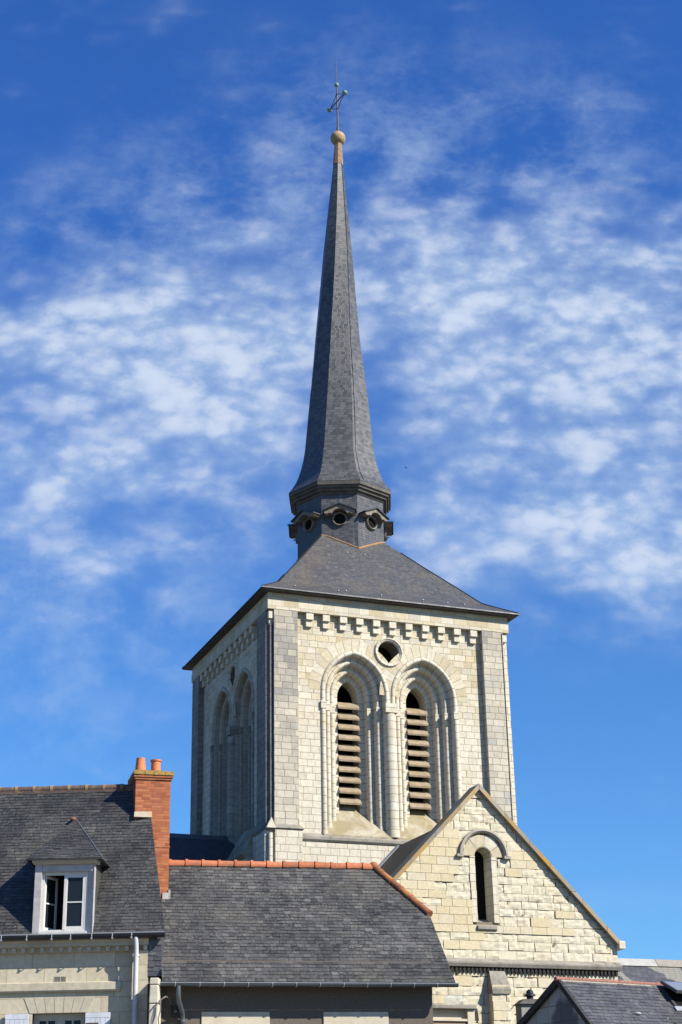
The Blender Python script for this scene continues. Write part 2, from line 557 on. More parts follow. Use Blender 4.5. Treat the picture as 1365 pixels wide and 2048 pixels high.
M_hood = stone("hood_mould_stone", [(0.3, (0.36, 0.33, 0.28)), (0.7, (0.47, 0.43, 0.35))], (0.3, 0.3, 0.3), joints=False, stain=0.7, stain_c=(0.2, 0.19, 0.165), stain_scale=3.0, speckle=0.4)
M_vous = stone("tuffeau_voussoir", CREAM, (0.28, 0.22, 0.15), bw=40.0, bh=0.24, mortar=0.009, stain=0.3, stain_c=(0.4, 0.36, 0.28))
M_band = stone("tuffeau_cornice", CREAM, (0.42, 0.36, 0.27), bw=0.42, bh=0.31, stain=0.25, stain_c=(0.36, 0.34, 0.3))
M_plainstone = stone("tuffeau_block", CREAM, (0.4, 0.3, 0.2), joints=False, stain=0.3, stain_c=(0.36, 0.32, 0.25), speckle=0.1)
M_sill = stone("weathered_sill", [(0.3, (0.46, 0.41, 0.31)), (0.7, (0.54, 0.50, 0.41))], (0.3, 0.3, 0.3), joints=False, stain=0.85,
               stain_c=(0.27, 0.215, 0.11), stain_scale=1.3, stain_lo=0.34, stain_hi=0.58, speckle=0.3)
M_greystone = stone("grey_lichen_stone", [(0.3, (0.24, 0.22, 0.19)), (0.7, (0.36, 0.33, 0.28))], (0.3, 0.3, 0.3), joints=False, stain=0.8,
                    stain_c=(0.1, 0.095, 0.085), stain_scale=3.0, speckle=0.5)
M_coping = stone("lichen_coping", [(0.3, (0.27, 0.24, 0.19)), (0.7, (0.38, 0.34, 0.26))], (0.15, 0.13, 0.1), bw=0.7, bh=3, mortar=0.01, stain=0.9,
                 stain_c=(0.47, 0.26, 0.03), stain_scale=1.3, stain_lo=0.44, stain_hi=0.7, speckle=0.6)
M_slate_mid = slate_geo("slate_roof_mixed", (0.036, 0.037, 0.039), (0.125, 0.122, 0.115), (0.25, 0.235, 0.19), 0.75, warm=(0.13, 0.118, 0.09), warm_amt=0.45)
M_slate_left = slate_geo("slate_roof_old", (0.032, 0.033, 0.036), (0.092, 0.09, 0.085), (0.22, 0.205, 0.16), 0.6, warm=(0.10, 0.09, 0.055), warm_amt=0.25)
M_slate_right = slate_geo("slate_roof_blue", (0.055, 0.056, 0.068), (0.12, 0.12, 0.128), (0.2, 0.19, 0.16), 0.4)
M_slate_tower = slate_tex("slate_belfry_roof", (0.055, 0.056, 0.062), (0.085, 0.085, 0.088), 0.2, 0.10, lich=0.3, brown=0.6, rough=0.5, streak=0.25)
M_slate_spire = slate_tex("slate_spire", (0.062, 0.062, 0.063), (0.115, 0.115, 0.116), 0.17, 0.105, lich=0.12, rough=0.36, spec=0.45, streak=0.1, bst=0.3)
M_slate_drum = slate_tex("slate_drum", (0.036, 0.037, 0.043), (0.075, 0.077, 0.085), 0.17, 0.09, lich=0.1, rough=0.45, spec=0.6, streak=0.25)
M_slate_nave = slate_tex("slate_nave_roof", (0.04, 0.042, 0.05), (0.07, 0.07, 0.075), 0.2, 0.11, rough=0.6)
M_slate_trans = slate_tex("slate_transept_roof", (0.055, 0.05, 0.04), (0.085, 0.08, 0.068), 0.2, 0.11, rough=0.7, brown=0.5, spec=0.25)
M_slate_far = slate_tex("slate_patched_roof", (0.06, 0.062, 0.075), (0.09, 0.09, 0.1), 0.2, 0.11, rough=0.5, patch=(0.55, (0.25, 0.24, 0.2)))
M_zinc = plain("zinc_flashing", (0.33, 0.36, 0.40), 0.45, 0.15, 3, metal=0.6)
M_zincpale = plain("pale_ridge_mortar", (0.38, 0.375, 0.355), 0.8, 0.2, 8)
M_gutter = plain("grey_zinc_gutter", (0.14, 0.16, 0.175), 0.4, 0.12, 4, metal=0.5)
M_gutdark = plain("dark_gutter", (0.035, 0.037, 0.045), 0.45, 0.2, 4, metal=0.3)
M_clip = plain("galvanised_clip", (0.45, 0.47, 0.5), 0.4, 0.1, 4, metal=0.5)
M_terra = plain("terracotta_tile", (0.52, 0.17, 0.075), 0.8, 0.3, 9, dirt=(0.36, 0.2, 0.1), dirt_amt=0.45, rnd=0.3)
M_terraold = plain("old_terracotta", (0.36, 0.13, 0.06), 0.85, 0.4, 9, dirt=(0.42, 0.22, 0.03), dirt_amt=0.8, dscale=5.0, rnd=0.35)
M_ridgeold = plain("brown_ridge_tile", (0.105, 0.07, 0.058), 0.8, 0.3, 9, dirt=(0.34, 0.21, 0.08), dirt_amt=0.5, dscale=4.0)
M_mortar = plain("lime_mortar", (0.42, 0.37, 0.28), 0.9, 0.25, 12, dirt=(0.4, 0.24, 0.05), dirt_amt=0.5)
M_brick = stone("red_brick", [(0.0, (0.30, 0.085, 0.04)), (0.5, (0.43, 0.135, 0.06)), (1.0, (0.50, 0.19, 0.09))], (0.24, 0.15, 0.10), bw=0.225, bh=0.066,
                mortar=0.005, stain=0.45, stain_c=(0.42, 0.22, 0.05), stain_scale=1.6, stain_lo=0.52, stain_hi=0.75, speckle=0.2)
M_pot = plain("clay_chimney_pot", (0.60, 0.20, 0.085), 0.8, 0.25, 9, dirt=(0.40, 0.20, 0.08), dirt_amt=0.5, dscale=5.0)
M_jointtan = plain("tan_ridge_joint", (0.30, 0.23, 0.14), 0.9, 0.3, 12, dirt=(0.36, 0.19, 0.04), dirt_amt=0.6)
M_cottageridge = plain("dull_red_tile", (0.30, 0.125, 0.09), 0.85, 0.25, 8, dirt=(0.2, 0.13, 0.1), dirt_amt=0.5)
M_lichencap = plain("yellow_lichen_cap", (0.36, 0.23, 0.06), 0.9, 0.5, 14, dirt=(0.16, 0.12, 0.06), dirt_amt=0.8, dscale=9.0, bmp=1.0)
M_copper = plain("verdigris_copper", (0.17, 0.30, 0.26), 0.6, 0.3, 9, dirt=(0.06, 0.14, 0.12), dirt_amt=0.5)
M_rod = plain("rusty_iron", (0.12, 0.075, 0.065), 0.6, 0.3, 5, metal=0.3)
M_tan = plain("tan_weathered_lead", (0.40, 0.28, 0.15), 0.8, 0.3, 8, dirt=(0.16, 0.11, 0.06), dirt_amt=0.6)
M_collar = plain("brown_collar", (0.30, 0.19, 0.12), 0.8, 0.35, 8, dirt=(0.12, 0.08, 0.06), dirt_amt=0.5)
M_woodgrey = plain("grey_weathered_wood", (0.20, 0.175, 0.145), 0.8, 0.35, 7, dirt=(0.07, 0.06, 0.05), dirt_amt=0.6)
M_cornicew = plain("dark_moulded_wood", (0.085, 0.076, 0.065), 0.75, 0.4, 5, dirt=(0.2, 0.18, 0.15), dirt_amt=0.35)
M_louvre = plain("oak_louvre", (0.30, 0.235, 0.155), 0.85, 0.3, 5, dirt=(0.27, 0.19, 0.07), dirt_amt=0.6)
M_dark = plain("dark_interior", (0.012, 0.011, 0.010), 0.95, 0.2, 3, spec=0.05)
M_white = plain("white_paint", (0.63, 0.62, 0.59), 0.5, 0.08, 5, dirt=(0.45, 0.40, 0.3), dirt_amt=0.3)
M_lilac = plain("lilac_grey_paint", (0.44, 0.42, 0.42), 0.6, 0.2, 6, dirt=(0.36, 0.31, 0.27), dirt_amt=0.6, dscale=4)
M_beige = plain("beige_paint", (0.52, 0.46, 0.35), 0.55, 0.1, 6)
M_shutter = plain("pale_blue_white_paint", (0.66, 0.68, 0.74), 0.6, 0.12, 5, dirt=(0.4, 0.4, 0.42), dirt_amt=0.4)
M_pipe = plain("pale_grey_pipe", (0.55, 0.55, 0.56), 0.45, 0.1, 4)
M_render = plain("brown_rendered_wall", (0.145, 0.118, 0.095), 0.95, 0.4, 28, bmp=1.0, dirt=(0.11, 0.1, 0.085), dirt_amt=0.5, dscale=1.2)
M_lintel = plain("cream_lintel", (0.56, 0.50, 0.38), 0.8, 0.1, 5, dirt=(0.4, 0.34, 0.25), dirt_amt=0.35)
M_cement = plain("tan_cement", (0.30, 0.22, 0.14), 0.9, 0.25, 20, bmp=0.8)
M_black = plain("black_cable", (0.02, 0.02, 0.02), 0.5, 0.2, 6)
M_bargeboard = plain("black_bargeboard", (0.02, 0.019, 0.018), 0.6, 0.3, 6)
M_iron = plain("cast_iron_cap", (0.03, 0.03, 0.038), 0.45, 0.3, 6, metal=0.4)
M_skyframe = plain("grey_skylight_frame", (0.09, 0.09, 0.095), 0.4, 0.1, 6, metal=0.4)
M_facade = stone("facade_ashlar", [(0.0, (0.55, 0.49, 0.35)), (0.5, (0.64, 0.58, 0.43)), (1.0, (0.60, 0.52, 0.365))], (0.38, 0.30, 0.21), bw=0.95, bh=0.33,
                 mortar=0.008, stain=0.3, stain_c=(0.40, 0.34, 0.24), stain_scale=1.0)
M_facplain = stone("facade_dressed_stone", [(0.3, (0.54, 0.48, 0.35)), (0.7, (0.62, 0.56, 0.43))], (0.4, 0.3, 0.2), joints=False, stain=0.45, stain_c=(0.3, 0.26, 0.19), speckle=0.1)
M_block = None


def glass_mat():
    m, nt, bs = new_mat("window_glass")
    bs.inputs['Base Color'].default_value = (0.012, 0.014, 0.018, 1)
    bs.inputs['Roughness'].default_value = 0.06
    bs.inputs['Specular IOR Level'].default_value = 0.25
    return m


M_glass = glass_mat()


def gable_render():
    m, nt, bs = new_mat("stained_grey_render")
    uv, ob = coords(nt)
    t, fac = brick(nt, uv, 0.5, 0.34, 0.012)
    c = ramp(nt, t, [(0, (0.34, 0.33, 0.30)), (1, (0.44, 0.42, 0.38))])
    c = mixc(nt, fac, c, (0.25, 0.21, 0.16))
    s = nd(nt, 'ShaderNodeSeparateXYZ', {0: ob})
    a = mth(nt, 'DIVIDE', mth(nt, 'ADD', s.outputs[1], 0.04), 0.42)
    b = mth(nt, 'DIVIDE', mth(nt, 'SUBTRACT', s.outputs[2], 4.75), 0.5)
    dd = mth(nt, 'ADD', mth(nt, 'MULTIPLY', a, a), mth(nt, 'MULTIPLY', b, b))
    dd = mth(nt, 'ADD', dd, mth(nt, 'MULTIPLY', mth(nt, 'SUBTRACT', noise(nt, ob, 3.5, 5), 0.5), 1.6))
    c = mixc(nt, sstep(nt, dd, 0.55, 1.15, 0.85, 0.0), c, (0.085, 0.08, 0.085))
    nt.links.new(c, bs.inputs['Base Color'])
    bs.inputs['Roughness'].default_value = 0.95
    bump(nt, bs, mth(nt, 'SUBTRACT', noise(nt, ob, 20, 4), fac), 0.01, 0.4)
    return m


def block_mat():
    """rough weathered blocks: tint picks fresh/eroded stone"""
    m, nt, bs = new_mat("weathered_tuffeau_blocks")
    uv, ob = coords(nt)
    t = nd(nt, 'ShaderNodeAttribute', attribute_name="tint").outputs['Fac']
    c = ramp(nt, t, [(0.0, (0.59, 0.50, 0.325)), (0.3, (0.64, 0.555, 0.375)), (0.48, (0.60, 0.53, 0.385)), (0.55, (0.61, 0.55, 0.405)), (0.85, (0.655, 0.60, 0.455)), (1.0, (0.52, 0.51, 0.46))])
    n1 = noise(nt, ob, 12, 6, 0.7)
    c = mixc(nt, 1.0, c, ramp(nt, n1, [(0.25, g3(0.8)), (0.75, g3(1.08))]), 'MULTIPLY')
    c = mixc(nt, sstep(nt, noise(nt, ob, 0.8, 7, 0.7), 0.55, 0.75, 0, 0.4), c, (0.34, 0.31, 0.25))
    so_ = nd(nt, 'ShaderNodeMapping', {0: ob, 3: (3.0, 3.0, 0.5)}).outputs[0]
    c = mixc(nt, sstep(nt, noise(nt, so_, 1.0, 5, .6), 0.6, 0.8, 0, 0.35), c, (0.24, 0.23, 0.2))
    nt.links.new(c, bs.inputs['Base Color'])
    bs.inputs['Roughness'].default_value = 0.95
    bs.inputs['Specular IOR Level'].default_value = 0.15
    bump(nt, bs, n1, 0.012, 0.7)
    return m


M_block = block_mat()
M_grender = gable_render()
M_joint = plain("eroded_mortar", (0.21, 0.165, 0.11), 0.95, 0.2, 15)


# ------------------------------------------------------------------ slates
def clip_poly(p, poly):
    """clip 2-D polygon p by convex polygon poly (counter-clockwise)"""
    out = p
    n = len(poly)
    for i in range(n):
        ax, ay = poly[i]
        bx, by = poly[(i + 1) % n]
        inp, out = out, []
        if not inp:
            return []

        def side(q):
            return (bx - ax) * (q[1] - ay) - (by - ay) * (q[0] - ax)
        for k in range(len(inp)):
            c, d = inp[k], inp[(k + 1) % len(inp)]
            sc, sd = side(c), side(d)
            if sc >= 0:
                out.append(c)
            if (sc >= 0) != (sd >= 0):
                t = sc / (sc - sd)
                out.append((c[0] + (d[0] - c[0]) * t, c[1] + (d[1] - c[1]) * t))
    return out


def slates(mb, P, U, V, poly, w, h, seed, lift=0.016, jit=0.004, gap=0.005, clus=1.4, cut=None):
    rnd = random.Random(seed)
    P, U, V = Vector(P), Vector(U).normalized(), Vector(V).normalized()
    N = U.cross(V).normalized()
    if N.z < 0:
        N = -N
    us = [q[0] for q in poly]
    vs = [q[1] for q in poly]
    backs = [poly]
    if cut:      # rectangular hole (u0, u1, v1) open at the eave
        a, b, t = cut
        big = 99.0
        backs = [clip_poly(poly, [(-big, -big), (a, -big), (a, big), (-big, big)]), clip_poly(poly, [(b, -big), (big, -big), (big, big), (b, big)]),
                 clip_poly(poly, [(a, t), (b, t), (b, big), (a, big)])]
    for bk in backs:
        mb.poly([P + U * q[0] + V * q[1] - N * 0.004 for q in bk], tint=0.0)
    r = 0
    v0 = min(vs)
    while v0 < max(vs):
        u0 = min(us) - w + (w / 2 if r % 2 else 0) + rnd.uniform(-0.02, 0.02)
        while u0 < max(us):
            ww = w * rnd.uniform(0.85, 1.15)
            jb = rnd.uniform(-jit, jit)
            if rnd.random() < 0.02:
                jb -= rnd.uniform(0.012, 0.035)
            vb, vt = v0 + jb, v0 + h + 0.012
            rect = [(u0 + gap / 2, vb + rnd.uniform(-jit, jit) * .6), (u0 + ww - gap / 2, vb + rnd.uniform(-jit, jit) * .6), (u0 + ww - gap / 2, vt), (u0 + gap / 2, vt)]
            cl = clip_poly(rect, poly)
            if cut and cut[0] < u0 + ww / 2 < cut[1] and v0 + h / 2 < cut[2]:
                cl = []
            if len(cl) >= 3:
                lf = lift * rnd.uniform(0.6, 1.35)
                tw = rnd.uniform(-0.003, 0.003)
                cn = mnoise.noise(Vector((u0 * clus, v0 * clus, seed * 3.1)))
                t = min(1, max(0, 0.42 + 0.32 * cn + rnd.gauss(0, 0.18)))
                if rnd.random() < 0.03:
                    t = rnd.choice((0.0, 1.0))
                pts = []
                for q in cl:
                    k = (q[1] - vb) / (vt - vb)
                    pts.append(P + U * q[0] + V * q[1] + N * (lf * (1 - k) + 0.002 + tw * (q[0] - u0) / ww))
                mb.poly(pts, tint=t)
                lo = [q for q in zip(cl, pts) if q[0][1] < vb + h * 0.25]
                if len(lo) >= 2:
                    lo.sort(key=lambda q: q[0][0])
                    a, b = lo[0][1], lo[-1][1]
                    mb.poly([a, b, b - N * lf * 0.8, a - N * lf * 0.8], tint=t * 0.8)
            u0 += ww
        v0 += h
        r += 1


def blocks(mb, to3, poly, course, bw, seed, skip=None, ero=None, joint=0.010, gran=5):
    """coursed blocks with real relief; to3(x, z, d) puts a point d metres in front of the wall plane"""
    rnd = random.Random(seed)
    xs = [q[0] for q in poly]
    zs = [q[1] for q in poly]
    z = min(zs)
    while z < max(zs):
        hh = course * rnd.uniform(0.88, 1.1)
        x = min(xs) - rnd.uniform(0, bw)
        while x < max(xs):
            w = bw * rnd.uniform(0.65, 1.35)
            parts = [(x, x + w)]
            if skip:
                iv = skip(z + hh / 2)
                if iv:
                    np_ = []
                    for a, b in parts:
                        if b <= iv[0] or a >= iv[1]:
                            np_.append((a, b))
                        else:
                            if a < iv[0] - 0.05:
                                np_.append((a, iv[0]))
                            if b > iv[1] + 0.05:
                                np_.append((iv[1], b))
                    parts = np_
            for a, b in parts:
                er = ero(a + (b - a) / 2, z + hh / 2, rnd) if ero else 0
                jx = joint / 2
                rect = [(a + jx, z + jx), (b - jx, z + jx), (b - jx, z + hh - jx), (a + jx, z + hh - jx)]
                if er and rnd.random() < 0.24:
                    e_ = rnd.uniform(0.014, 0.03)
                    w_ = rnd.choice((0, 1, 2))
                    if w_ == 0:
                        rect = [(rect[0][0] + e_, rect[0][1]), rect[1], rect[2], (rect[3][0] + e_ * 0.6, rect[3][1])]
                    elif w_ == 1:
                        rect = [rect[0], (rect[1][0] - e_, rect[1][1]), (rect[2][0] - e_ * .5, rect[2][1]), rect[3]]
                    else:
                        rect = [(rect[0][0], rect[0][1] + e_ * .7), (rect[1][0], rect[1][1] + e_), rect[2], rect[3]]
                if er:
                    rect = [(q[0] + rnd.uniform(-0.006, 0.006), q[1] + rnd.uniform(-0.006, 0.006)) for q in rect]
                cl = clip_poly(rect, poly)
                if len(cl) < 3:
                    continue
                if er:
                    t = rnd.uniform(0.55, 0.88) if rnd.random() > 0.02 else 0.97
                    d0 = rnd.uniform(0.012, 0.042)
                else:
                    t = rnd.uniform(0.0, 0.56)
                    d0 = 0.045 + rnd.uniform(-0.003, 0.004)
                if len(cl) == 4 and er:
                    n = gran
                    mm = 3
                    grid = []
                    for j in range(mm + 1):
                        row = []
                        for i in range(n + 1):
                            s, q = i / n, j / mm
                            px = (cl[0][0] * (1 - s) + cl[1][0] * s) * (1 - q) + (cl[3][0] * (1 - s) + cl[2][0] * s) * q
                            pz = (cl[0][1] * (1 - s) + cl[1][1] * s) * (1 - q) + (cl[3][1] * (1 - s) + cl[2][1] * s) * q
                            edge = i in (0, n) or j in (0, mm)
                            d = d0 + 0.028 * mnoise.noise(Vector((px * 6, pz * 8, seed))) + 0.018 * mnoise.noise(Vector((px * 15, pz * 15, seed + 4)))
                            if edge:
                                d = max(d0 - 0.018, d - 0.008)
                            row.append(mb.vert(to3(px, pz, max(d, -0.005))))
                        grid.append(row)
                    for j in range(mm):
                        for i in range(n):
                            mb.face([grid[j][i], grid[j][i + 1], grid[j + 1][i + 1], grid[j + 1][i]], tint=t + rnd.uniform(-.05, .05))
                    ring = [grid[0][i] for i in range(n + 1)] + [grid[j][n] for j in range(1, mm + 1)] + [grid[mm][i] for i in range(n - 1, -1, -1)] + [grid[j][0] for j in range(mm - 1, 0, -1)]
                else:
                    ring = [mb.vert(to3(q[0], q[1], d0)) for q in cl]
                    mb.face(ring, tint=t)
                back = []
                loc2 = []
                for vi in ring:
                    back.append(vi)
                # sides down to the mortar bed
                base = [mb.vert(mb.v[vi] - (Vector(to3(0, 0, 1)) - Vector(to3(0, 0, 0))) * 0.09) for vi in ring]
                for k in range(len(ring)):
                    q = (k + 1) % len(ring)
                    mb.face([ring[k], ring[q], base[q], base[k]], tint=t)
            x += w
        z += hh


# ------------------------------------------------------------------ ground
g = MB()
g.poly([(-400, -300, 0), (400, -300, 0), (400, 700, 0), (-400, 700, 0)])
M_ground = plain("limestone_paving", (0.19, 0.165, 0.13), 0.9, 0.2, 2.0)
go = g.build("ground", M_ground)
go['kind'] = 'structure'

# ------------------------------------------------------------------ church
TN = (-2.38444, 48.65614, 0.0)
TYAW = 21.2415
church = tag(empty("church", TN, TYAW), "pale stone church with square belfry tower, twisted slate spire and gabled transept", "church")
WX, WY = 8.5, 8.8
HC, ZS, CC = 1.17, 16.05, 0.26        # belfry arch: half width, springing, centre offset
ZB = 11.2


def arch_path(cx, h, zb, zs, c, n=12, jamb=True):
    r = c + h
    a_end = math.acos(max(-1, min(1, c / r)))      # angle at the apex, measured from the springing line
    L = []
    if jamb:
        L += [(cx - h, zb), (cx - h, zb + (zs - zb) * 0.5)]
    for k in range(n + 1):
        t = a_end * k / n
        L.append((cx + c - r * math.cos(t), zs + r * math.sin(t)))
    Rr = [(2 * cx - x, z) for x, z in reversed(L[:-1])]
    return L + Rr


def sweep(mb, cx, prof, zb, zs, c, to3, n=12, jamb=True, mat=0):
    """prof: list of (h, d) pairs swept along a pointed arch; d is depth into the wall"""
    paths = [arch_path(cx, h, zb, zs, c, n, jamb) for h, d in prof]
    ref = paths[len(paths) // 3]
    lens = [0]
    for a, b in zip(ref, ref[1:]):
        lens.append(lens[-1] + math.dist(a, b))
    us = [0]
    for (h0, d0), (h1, d1) in zip(prof, prof[1:]):
        us.append(us[-1] + math.hypot(h1 - h0, d1 - d0))
    idx = [[mb.vert(to3(x, d, z)) for x, z in p] for p, (h, d) in zip(paths, prof)]
    for i in range(len(prof) - 1):
        for j in range(len(ref) - 1):
            mb.face([idx[i][j], idx[i + 1][j], idx[i + 1][j + 1], idx[i][j + 1]], mat, 0.5,
                    [(us[i], lens[j]), (us[i + 1], lens[j]), (us[i + 1], lens[j + 1]), (us[i], lens[j + 1])])


def arc_prof(h, d, r, a0, a1, n=7):
    return [(h + r * math.cos(R(a0 + (a1 - a0) * k / n)), d - r * math.sin(R(a0 + (a1 - a0) * k / n))) for k in range(n + 1)]


REC = 0.30      # wall set back behind buttress faces and cornice


def front3(x, d, z):
    return (x - 0.045, d - 0.10, z - 0.02)


def left3(x, d, z):
    return (d - 0.10, x + 0.12, z)


arch_c = (3.035, 5.435)
RND = (4.235, 17.50)
PROF = [(1.17, REC)] + arc_prof(1.095, 0.315, 0.075, 0, 180) + [(1.0, 0.34), (0.99, 0.50), (0.93, 0.50)] + arc_prof(0.86, 0.545, 0.07, 10, 180) + \
    [(0.775, 0.56), (0.765, 0.72), (0.70, 0.725)] + arc_prof(0.63, 0.765, 0.07, 10, 180) + [(0.55, 0.78), (0.545, 0.95), (0.36, 0.965), (0.36, 1.5)]
INNER = PROF[-1][1]

wall = MB()
for to3, lo, hi in ((front3, 0.245, 8.345), (left3, 0.08, 8.48)):
    holes = [arch_path(c, HC, ZB + 0.16, ZS, CC, 12) for c in arch_c]
    holes.append([(RND[0] + 0.37 * math.cos(2 * math.pi * k / 28), RND[1] + 0.37 * math.sin(2 * math.pi * k / 28)) for k in range(28)])
    wall.panel([(lo, 11.0), (hi, 11.0), (hi, 18.52), (lo, 18.52)], holes, lambda x, z, t=to3: t(x, REC, z))
wall.poly([(8.3, 0.3, 11.0), (8.3, 8.6, 11.0), (8.3, 8.6, 18.52), (8.3, 0.3, 18.52)])
wall.poly([(0.2, 8.6, 11.0), (8.3, 8.6, 11.0), (8.3, 8.6, 18.52), (0.2, 8.6, 18.52)])
tower = wall.build("bell_tower", M_wall, church)

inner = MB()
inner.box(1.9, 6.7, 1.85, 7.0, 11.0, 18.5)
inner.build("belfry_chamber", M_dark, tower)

low = MB()
low.box(0.08, 8.42, 0.10, 8.7, 0.0, 11.22)
for x0, x1, y0, y1 in ((0.20, 1.06, -0.1, 0.6), (7.45, 8.5, -0.1, 0.6), (-0.1, 0.5, 0.02, 1.2), (-0.1, 0.5, 7.7, 8.75)):
    low.box(x0, x1, y0, y1, 0.0, 11.46)
low.build("tower_base", M_low, tower)

# string course with sloped weathering, front and left
sc = MB()
sc.prism([(1.06, 0.03, 11.26), (1.06, 0.03, 11.34), (1.06, 0.31, 11.56), (1.06, 0.31, 11.20), (1.06, 0.08, 11.20)], (6.39, 0, 0))
sc.build("string_course", M_greystone, tower)
sc = MB()
sc.prism([(-0.02, 1.2, 11.26), (-0.02, 1.2, 11.34), (0.21, 1.2, 11.56), (0.21, 1.2, 11.2), (0.03, 1.2, 11.2)], (0, 6.5, 0))
sc.build("string_course", M_greystone, tower)
for to3 in (front3, left3):
    for c in arch_c:
        s_ = MB()
        a = 1.165
        s_.prism([to3(c - a, 0.20, 11.47), to3(c - a, 1.48, 12.88), to3(c - a, 1.48, 11.2), to3(c - a, 0.20, 11.2)],
                 Vector(to3(c + a, 0, 0)) - Vector(to3(c - a, 0, 0)))
        s_.build("window_sill", M_sill, tower)
# big weathering on the left side of the corner
w_ = MB()
w_.prism([(-0.42, 1.22, 10.95), (0.20, 1.22, 11.95), (0.20, 1.22, 10.8), (-0.34, 1.22, 10.85)], (0, 1.9, 0))
w_.build("weathering_slab", M_sill, tower)
w_ = MB()
w_.box(-0.30, 0.3, 1.22, 3.1, 0, 10.85)
w_.build("tower_base", M_low, tower)

# buttresses with a notch at each corner
bt = [(0.21, 1.0, 0.0, 0.32), (7.5, 8.26, 0.0, 0.32)]
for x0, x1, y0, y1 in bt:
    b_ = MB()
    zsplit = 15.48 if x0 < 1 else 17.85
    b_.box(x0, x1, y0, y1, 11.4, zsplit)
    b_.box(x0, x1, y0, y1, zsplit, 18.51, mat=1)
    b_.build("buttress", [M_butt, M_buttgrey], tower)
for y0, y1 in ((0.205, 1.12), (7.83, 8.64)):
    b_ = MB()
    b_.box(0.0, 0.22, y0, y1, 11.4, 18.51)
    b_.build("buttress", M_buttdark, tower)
for y0, y1 in ((0.205, 1.12), (7.83, 8.64)):
    b_ = MB()
    b_.box(8.28, 8.49, y0, y1, 11.4, 18.51)
    b_.build("buttress", M_low, tower)


def cap(x0, x1, y0, y1, zb, ov, inner_y, name="buttress_cap", mat=None):
    """sloped moulded cap"""
    b = MB()
    b.hexa([(x0 + 0.04, y0 + 0.04, zb), (x1 - 0.04, y0 + 0.04, zb), (x1 - 0.04, y1, zb), (x0 + 0.04, y1, zb),
            (x0 - ov, y0 - ov, zb + 0.09), (x1 + ov, y0 - ov, zb + 0.09), (x1 + ov, y1, zb + 0.09), (x0 - ov, y1, zb + 0.09)])
    b.hexa([(x0 - ov, y0 - ov, zb + 0.091), (x1 + ov, y0 - ov, zb + 0.091), (x1 + ov, y1, zb + 0.091), (x0 - ov, y1, zb + 0.091),
            (x0 + 0.1, inner_y, zb + 0.26), (x1 - 0.05, inner_y, zb + 0.26), (x1 - 0.05, y1, zb + 0.26), (x0 + 0.1, y1, zb + 0.26)])
    return b.build(name, mat or M_greystone, tower)


cap(-0.02, 1.06, -0.1, 0.32, 11.42, 0.05, 0.02)
cap(7.45, 8.46, -0.1, 0.32, 11.42, 0.05, 0.02)
b_ = MB()
b_.hexa([(-0.1, 0.33, 11.42), (0.2, 0.33, 11.42), (0.2, 1.2, 11.42), (-0.1, 1.2, 11.42), (-0.15, 0.33, 11.51), (0.2, 0.33, 11.51), (0.2, 1.25, 11.51), (-0.15, 1.25, 11.51)])
b_.hexa([(-0.15, 0.33, 11.511), (0.2, 0.33, 11.511), (0.2, 1.25, 11.511), (-0.15, 1.25, 11.511), (0.01, 0.33, 11.7), (0.2, 0.33, 11.7), (0.2, 1.15, 11.7), (0.01, 1.15, 11.7)])
b_.build("buttress_cap", M_greystone, tower)
b_ = MB()       # small gablet on the corner
b_.prism([(-0.1, -0.16, 11.5), (0.2, -0.16, 11.5), (0.06, -0.16, 11.82)], (0.06, 0.42, 0.0))
b_.build("corner_gablet", M_plainstone, tower)
b_ = MB()
b_.cyl((0.055, -0.035, 0), (0.055, -0.035, 11.36), 0.075, n=14)
b_.build("corner_colonnette", M_mould, tower, autosmooth=40)
b_ = MB()
b_.cyl((0.14, 0.14, 11.5), (0.14, 0.14, 18.05), 0.055, n=10)
b_.build("corner_colonnette", M_buttdark, tower, autosmooth=40)
b_ = MB()
b_.box(0.05, 0.2, 0.05, 0.3, 18.2, 18.43)
b_.box(0.08, 0.2, 0.12, 0.3, 18.0, 18.2)
b_.build("corner_corbel", M_plainstone, tower)
b_ = MB()
b_.box(8.28, 8.44, 0.06, 0.3, 18.2, 18.43)
b_.build("corner_corbel", M_plainstone, tower)

